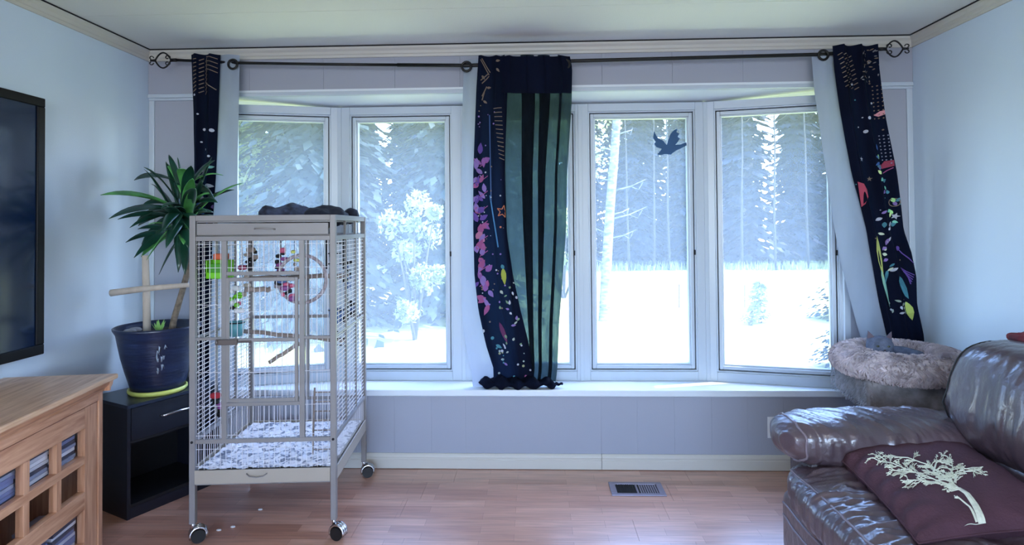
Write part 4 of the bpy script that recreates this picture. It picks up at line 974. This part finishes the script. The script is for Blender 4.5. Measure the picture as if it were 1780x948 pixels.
for i in range(3500):
    side = random.random(); z = random.uniform(-.07, .07)
    if side < .42: p = Vector((random.uniform(-.21, .21), -.202, z)); n_ = Vector((0, -1, 0))
    elif side < .8: p = Vector((-.226, random.uniform(-.20, .22), z)); n_ = Vector((-1, 0, 0))
    else: p = Vector((.226, random.uniform(-.20, .22), z)); n_ = Vector((1, 0, 0))
    f_ = Vector((random.uniform(-.5, .5), random.uniform(-.5, .5), -1)).normalized(); L = random.uniform(.008, .016)
    s_ = n_.cross(f_).normalized()*.0022; fu.add([p-s_, p+s_, p+n_*.5*L+f_*L], [(0, 1, 2)])
o = fu.build('fur_tufts', 'furgrey', CT, fixn=False, kind='stuff'); o.location = (0, .015, .598)
# cat: one continuous body curled in the bed, head raised on the rim
KT = empty('cat', (1.762, 2.975, .693), label='grey cat curled in the donut bed, only ears and face showing', cat='cat')
body = MB()
sec = []
path = [((-.105, -.045, .072), .034), ((-.10, -.005, .045), .045), ((-.07, .05, .03), .058), ((-.0, .085, .02), .064), ((.07, .06, .015), .068), ((.10, .0, .012), .064), ((.07, -.055, .008), .048), ((.0, -.075, -.005), .030), ((-.05, -.07, -.01), .016), ((-.09, -.05, -.01), .010)]
pts = []; rs = []
for i in range(len(path)-1):
    for k in range(4):
        f_ = k/4; p = Vector(path[i][0]).lerp(Vector(path[i+1][0]), f_); pts.append(p); rs.append(path[i][1]*(1-f_)+path[i+1][1]*f_)
pts.append(Vector(path[-1][0])); rs.append(path[-1][1])
hc = Vector((-.105, -.055, .108))
bm = bmesh.new()
tmp = MB().tube(pts, rs, 16)
def hd_disp(p, n_):
    r = 0
    if p.y < -.02: r += .010*math.exp(-((p.x/.018)**2+((p.z+.014)/.014)**2))   # muzzle
    for s_ in (-1, 1): r += .004*math.exp(-(((p.x-s_*.026)/.014)**2+((p.z+.012)/.012)**2))  # cheeks
    for s_ in (-1, 1): r -= .004*math.exp(-(((p.x-s_*.018)/.009)**2+((p.z-.006)/.007)**2)) if p.y < -.02 else 0
    return r+.0012*nz(p*90)
hrot = Matrix.Rotation(math.radians(-12), 3, 'Z') @ Matrix.Scale(1.22, 3)
hm = puff(hc, (.047, .045, .040), 2.2, 18, hd_disp, hrot)
tmp.add(hm.v, hm.f)
for s_ in (-1, 1):   # ears, joined to the head surface
    e = [hc+hrot @ Vector(v) for v in ((s_*.014, -.004, .032), (s_*.047, .004, .020), (s_*.036, .016, .028), (s_*.043, .002, .066))]
    tmp.add(e, [(0, 1, 3), (1, 2, 3), (2, 0, 3), (0, 2, 1)])
ct_ = tmp.build('body', 'cat', KT, smooth=True)
rm = ct_.modifiers.new('merge', 'REMESH'); rm.mode = 'VOXEL'; rm.voxel_size = .0038; rm.use_smooth_shade = True
for s_ in (-1, 1):
    e = [hc+hrot @ Vector(v) for v in ((s_*.0205, -.0055, .036), (s_*.0425, .0005, .028), (s_*.0415, -.0010, .059))]
    MB().add(e+[v+hrot @ Vector((0, -.0015, 0)) for v in e], [(0, 1, 2), (3, 5, 4), (0, 3, 4, 1), (1, 4, 5, 2), (2, 5, 3, 0)]).build('ear_lining', 'catear', KT)
    puff(hc+hrot @ Vector((s_*.0185, -.0395, .006)), (.0075, .0045, .0050), 2, 6).build('eye', 'cateye', KT, smooth=True)
    puff(hc+hrot @ Vector((s_*.0185, -.0437, .006)), (.0022, .0012, .0042), 2, 4).build('pupil', 'rubber', KT, smooth=True)
puff(hc+hrot @ Vector((0, -.056, -.006)), (.005, .004, .0035), 2, 5).build('nose', 'catnose', KT, smooth=True)
MB().tube([hc+hrot @ Vector(v) for v in ((-.010, -.050, -.020), (-.004, -.054, -.022), (0, -.055, -.017), (.004, -.054, -.022), (.010, -.050, -.020))], .0011, 5).build('mouth', 'catnose', KT, smooth=True)

# ------------------------------------------------------------ floor vent, wall outlet, crumbs
FV = empty('floor_vent', (.53, 3.163, 0), label='metal floor register set in the laminate in front of the window wall', cat='vent')
v = MB(); v.box((-.14, -.08, .0), (.14, -.054, .006)); v.box((-.14, .054, .0), (.14, .08, .006)); v.box((-.14, -.054, 0), (-.108, .054, .006)); v.box((.108, -.054, 0), (.14, .054, .006)); v.box((-.005, -.054, 0), (.005, .054, .006))
v.build('frame', 'vent', FV, bevel=.002)
bx('duct_opening', (-.108, -.054, .0003), (.108, .054, .0008), 'gap', FV)
for k in range(18):
    if k in (8, 9): continue
    x = -.100+k*.0118
    MB().add([(x-.003, -.054, .001), (x+.003, -.054, .0045), (x+.003, .054, .0045), (x-.003, .054, .001), (x-.0024, -.054, .0004), (x+.0036, -.054, .0039), (x+.0036, .054, .0039), (x-.0024, .054, .0004)], [(0, 1, 2, 3), (7, 6, 5, 4), (0, 4, 5, 1), (2, 6, 7, 3), (1, 5, 6, 2), (0, 3, 7, 4)]).build('louver', 'vent' if k > 9 else 'gap', FV)
OU = empty('wall_outlet', (1.345, YB-.011, .243), label='white electrical outlet plate on the wall beside the sofa arm', cat='outlet')
bx('cover_plate', (-.036, -.006, -.06), (.036, 0, .06), 'white', OU, bevel=.003)
for z in (-.024, .024):
    s_ = puff((0, -.006, z), (.017, .0025, .014), 4, 6).build('socket', 'white', OU)
    bx('slot', (-.008, -.0090, z-.003), (-.0055, -.0082, z+.006), 'gap', s_); bx('slot', (.0055, -.0090, z-.003), (.008, -.0082, z+.006), 'gap', s_)
random.seed(9)
for (x, y), lb in (((-1.41, 2.73), 'small white paper scrap on the floor near the front left caster'), ((-1.36, 2.90), 'tiny white paper scrap on the floor under the cage'), ((-1.46, 2.70), 'crumb sized white paper scrap beside the front left caster')):
    o = puff((0, 0, 0), (.011, .007, .003), 2.2, 4, lambda p, n_: .002*nz(p*300)).build('paper_scrap', 'white', None); o.location = (x, y, .003); tag(o, lb, 'paper scrap')

# ------------------------------------------------------------ outdoors
GZ = -.8
gm = MB(); nx_, ny_ = 60, 40
vs = [(-60+120*i/nx_, 4.3+66*(j/ny_)**1.4, GZ+(.06*nz((i*.6, j*.6, 0)) if j > 0 else 0)) for j in range(ny_+1) for i in range(nx_+1)]
lawn = S(gm.add(vs, [(j*(nx_+1)+i, j*(nx_+1)+i+1, (j+1)*(nx_+1)+i+1, (j+1)*(nx_+1)+i) for j in range(ny_) for i in range(nx_)]).build('ground_outside', 'lawn', smooth=True))
g = MB(); random.seed(40)
for i in range(7000):
    x = random.uniform(-24, 26); y = random.gauss(29.5, .5); h = random.uniform(.15, .5); a = random.uniform(0, PI); w_ = .03
    g.add([(x-w_*math.cos(a), y-w_*math.sin(a), GZ-.05), (x+w_*math.cos(a), y+w_*math.sin(a), GZ-.05), (x+random.uniform(-.12, .12), y, GZ+h)], [(0, 1, 2)])
tag(g.build('tall_grass', 'grass', fixn=False), 'pale strip of tall grass along the foot of the forest', 'grass', kind='stuff')
def conifer(h, R_, n_lev, per, seed, q=9, droop=.35, leafw=.16, z0=.08, trunk='trunk', fol='pine'):
    rnd = random.Random(seed); fm = MB()
    for L in range(n_lev):
        f_ = L/n_lev; z = h*(z0+(1-z0)*f_); r = R_*(1-f_)**.8*rnd.uniform(.8, 1.1)+.12
        for b in range(per):
            a = rnd.uniform(0, 2*PI); rr = r*rnd.uniform(.6, 1.1); ca, sa = math.cos(a), math.sin(a)
            for k in range(q):
                t_ = (k+rnd.random()*.8)/q; d = rr*(.15+.85*t_); zz = z-droop*rr*t_**1.3+.12*rr*max(0, t_-.7)
                sp = leafw*(1.25-.6*t_)*rnd.uniform(.7, 1.4); off = rnd.uniform(-1, 1)*sp*1.3
                p = Vector((ca*d-sa*off, sa*d+ca*off, zz+rnd.uniform(-.04, .04)))
                u_ = Vector((ca, sa, -.5+rnd.uniform(-.3, .3)))*sp*1.2; v_ = Vector((-sa, ca, rnd.uniform(-.6, .6)))*sp*.55
                fm.add([p-u_*.6, p+v_, p+u_, p-v_], [(0, 1, 2, 3)])
    tk = MB().tube([(0, 0, -.1), (0, 0, h*.5), (0, 0, h*.97)], [h*.014+.03, h*.009+.02, .015], 8)
    return fm, tk
def tree(name, loc, fm, tk, m, tm, **kw):
    o = empty(name, loc, **kw); fm.build('foliage', m, o, fixn=False); tk.build('trunk', tm, o, smooth=True); return o
# big spruce to the left
fm, tk = conifer(12.5, 3.2, 54, 20, 1, 15, .42, .17, .02)
tree('spruce_tree', (-4.9, 13.2, GZ), fm, tk, 'spruce', 'trunk', label='big dark spruce close to the house seen through the second window from the left', cat='tree')
fm, tk = conifer(11.5, 3.1, 46, 18, 2, 14, .40, .17, .02)
tree('spruce_tree', (-2.2, 15.0, GZ), fm, tk, 'spruce', 'trunk', label='spruce just left of and behind the middle curtain', cat='tree')
fm, tk = conifer(7.5, 2.2, 34, 15, 12, 12, .35, .16, .03)
tree('spruce_tree', (-8.6, 16.2, GZ), fm, tk, 'spruce', 'trunk', label='smaller spruce at far left beyond the leftmost window', cat='tree')
# sunlit leafy shrubs
def leafy(n_, R_, hz, seed, sz=.10):
    rnd = random.Random(seed); m_ = MB(); cl_ = [(Vector((rnd.gauss(0, R_*.5), rnd.gauss(0, R_*.35), hz*rnd.uniform(.2, 1))), rnd.uniform(.25, .5)*R_) for _ in range(14)]
    for i in range(n_):
        c_, r_ = rnd.choice(cl_); d = Vector((rnd.gauss(0, 1), rnd.gauss(0, 1), rnd.gauss(0, 1))).normalized()*r_*rnd.random()**.4; p = c_+d
        u_ = Vector((rnd.gauss(0, 1), rnd.gauss(0, 1), rnd.gauss(0, 1))).normalized(); v_ = u_.cross(Vector((rnd.random(), rnd.random(), 1))).normalized(); s_ = sz*rnd.uniform(.6, 1.3)
        m_.add([p-u_*s_, p+v_*s_*.5, p+u_*s_, p-v_*s_*.5], [(0, 1, 2, 3)])
    tk_ = MB()
    for c_, r_ in cl_[:6]: tk_.tube([(0, 0, -.05), c_*.5+Vector((0, 0, .1)), c_], [.04, .025, .01], 6)
    return m_, tk_
m_, t_ = leafy(2600, .62, 2.7, 5, .06)
tree('shrub', (-2.35, 11.6, GZ), m_, t_, 'leafy', 'trunk', label='sunlit leafy shrub in front of the spruce, right part of second window', cat='shrub')
m_, t_ = leafy(5200, 2.4, 6.5, 6, .11)
tree('leafy_tree', (-8.2, 13.5, GZ), m_, t_, 'leafy', 'trunk', label='bright leafy tree outside the leftmost window', cat='tree')
m_, t_ = leafy(3000, 1.2, 5.2, 7, .09)
tree('leafy_tree', (.9, 18.0, GZ), m_, t_, 'leafy', 'trunk', label='light leafy sapling tree behind and left of the birch trunk', cat='tree')
# birch
bi = empty('birch_tree', (1.60, 13.7, GZ), label='leaning pale birch trunk with bare stubs on the lawn', cat='tree')
bt = MB().tube([(-.06, 0, -.1), (-.0, 0, 0), (.06, 0, 1.2), (.16, 0, 2.6), (.27, 0, 3.8), (.36, 0, 5.0), (.55, 0, 7.5), (.7, 0, 9.5)], [.19, .135, .115, .105, .098, .09, .06, .03], 14); bt.build('trunk', 'birch', bi, smooth=True)
random.seed(50)
for z, s_, L in ((1.9, 1, .55), (2.35, 1, .75), (2.45, 1, .4), (3.0, 1, .7), (3.2, -1, .5), (3.9, -1, .7), (2.0, -1, .4), (4.3, 1, .35), (4.6, -1, .8), (1.3, -1, .35), (5.2, 1, .9), (5.8, -1, .9), (6.6, 1, .8)):
    x = .05+.075*z; b = MB(); p0 = Vector((x, 0, z)); p1 = p0+Vector((s_*L*.5, random.uniform(-.1, .1), L*.12)); p2 = p0+Vector((s_*L, random.uniform(-.2, .2), L*.35))
    b.tube([p0, p1, p2], [.022, .014, .006], 6); b.tube([p1, p1+Vector((s_*L*.25, 0, -.08)), p1+Vector((s_*L*.4, 0, .1))], [.010, .007, .004], 5); b.build('branch', 'birch', bi, smooth=True)
lm = MB(); rnd = random.Random(9)
for i in range(900):
    s_ = rnd.choice((-1, -1, 1)); z = rnd.uniform(3.2, 8); p = Vector((.05+.075*z+s_*abs(rnd.gauss(.55, .25)), rnd.gauss(0, .4), z)); u_ = Vector((rnd.gauss(0, 1), rnd.gauss(0, 1), rnd.gauss(0, 1))).normalized(); v_ = u_.cross(Vector((rnd.random(), rnd.random(), 1))).normalized()
    if s_ > 0 and z < 5.5: continue
    lm.add([p-u_*.05, p+v_*.035, p+u_*.05, p-v_*.035], [(0, 1, 2, 3)])
lm.build('leaves', 'leafy', bi, fixn=False, kind='stuff')
# small things on the lawn
fm, tk = conifer(.95, .42, 12, 9, 3, 8, .1, .05, .1)
tree('sapling', (5.05, 13.5, GZ), fm, tk, 'leafy', 'trunk', label='small pale conifer sapling on the lawn seen in the rightmost window', cat='tree')
m_, t_ = leafy(500, .20, .3, 8, .03)
tree('shrub', (4.72, 13.2, GZ), m_, t_, 'leafy', 'trunk', label='tiny shrub beside the sapling on the lawn', cat='shrub')
fm, tk = conifer(1.5, 1.3, 16, 14, 4, 10, .15, .08, .05)
tree('spruce_tree', (7.3, 13.8, GZ), fm, tk, 'spruce', 'trunk', label='low spruce at the right edge of the rightmost window', cat='tree')
fm, tk = conifer(.8, .7, 12, 12, 5, 8, .15, .05, .05)
tree('spruce_tree', (4.75, 9.2, GZ), fm, tk, 'spruce', 'trunk', label='small spruce low in the right corner of the rightmost window', cat='tree')
for (x, y, h), lb in (((3.83, 15.9, .62), 'thin dark stake on the lawn seen in the fourth window'), ((5.55, 15.9, .6), 'thin dark stake behind the sapling on the lawn')):
    o = MB().tube([(0, 0, -.05), (.01, 0, h)], .015, 6).build('stake', 'trunk', None); o.location = (x, y, GZ); tag(o, lb, 'stake')
# forest edge: four kinds of tree, copied
protos = []
for s_, (h, R_, lev, per) in enumerate(((13, 2.1, 34, 12), (15, 1.9, 38, 11), (11.5, 2.2, 30, 12), (14, 1.7, 36, 11))):
    fm, tk = conifer(h, R_, lev, per, 20+s_, 9, .3, .26, .03)
    o = empty('forest_tree', (0, 0, GZ)); fm.build('foliage', 'pine', o, fixn=False); tk.build('trunk', 'trunk', o, smooth=True); protos.append(o)
random.seed(60); used = set()
rows_ = []
for r_, (Y, n_) in enumerate(((31.5, 21), (34.5, 22), (38, 24))):
    for i in range(n_): rows_.append((-30+60*(i+.5)/n_+random.uniform(-.7, .7), Y+random.uniform(-1, 1), r_))
for i, (x, y, r_) in enumerate(rows_):
    k = random.randrange(4)
    if k not in used: o = protos[k]; used.add(k)
    else:
        o = copyobj(protos[k])
        for ch in protos[k].children: copyobj(ch, o)
    sc_ = random.uniform(.88, 1.15); o.location = (x, y, GZ); o.rotation_euler = (0, 0, random.uniform(0, 6.28)); o.scale = (sc_, sc_, sc_)
    tag(o, ('dark conifer in the front row of the forest across the lawn', 'dark conifer in the second row of the forest', 'dark conifer at the back of the forest')[r_], 'tree', ('front row forest conifers', 'second row forest conifers', 'rear row forest conifers')[r_])

# slender pale birches standing in front of the forest
random.seed(71)
pb = empty('slender_tree', (0, 0, GZ)); MB().tube([(0, 0, -.1), (.05, 0, 3), (.02, 0, 6), (.12, 0, 10)], [.07, .055, .04, .02], 8).build('trunk', 'trunk', pb, smooth=True)
b_ = MB()
for i in range(14):
    z = random.uniform(2, 9); a = random.uniform(0, 6.28); L = random.uniform(.4, 1.0); b_.tube([(0.03, 0, z), (math.cos(a)*L*.5, math.sin(a)*L*.5, z+.1), (math.cos(a)*L, math.sin(a)*L, z+.35)], [.02, .014, .006], 5)
b_.build('branches', 'trunk', pb, smooth=True, kind='stuff')
for i, x in enumerate((-9.5, -3.2, 4.6, 5.9, 6.6, 8.0, 10.1, 11.6, 13.4, 15.2)):
    o = pb if i == 0 else copyobj(pb)
    if i:
        for ch in pb.children: copyobj(ch, o)
    o.location = (x, 29.3+random.uniform(-.5, .3), GZ); o.rotation_euler = (random.uniform(-.02, .02), random.uniform(-.03, .03), random.uniform(0, 6)); 
    tag(o, 'slender grey trunk standing before the dark forest edge', 'tree', 'slender trunks before the forest')
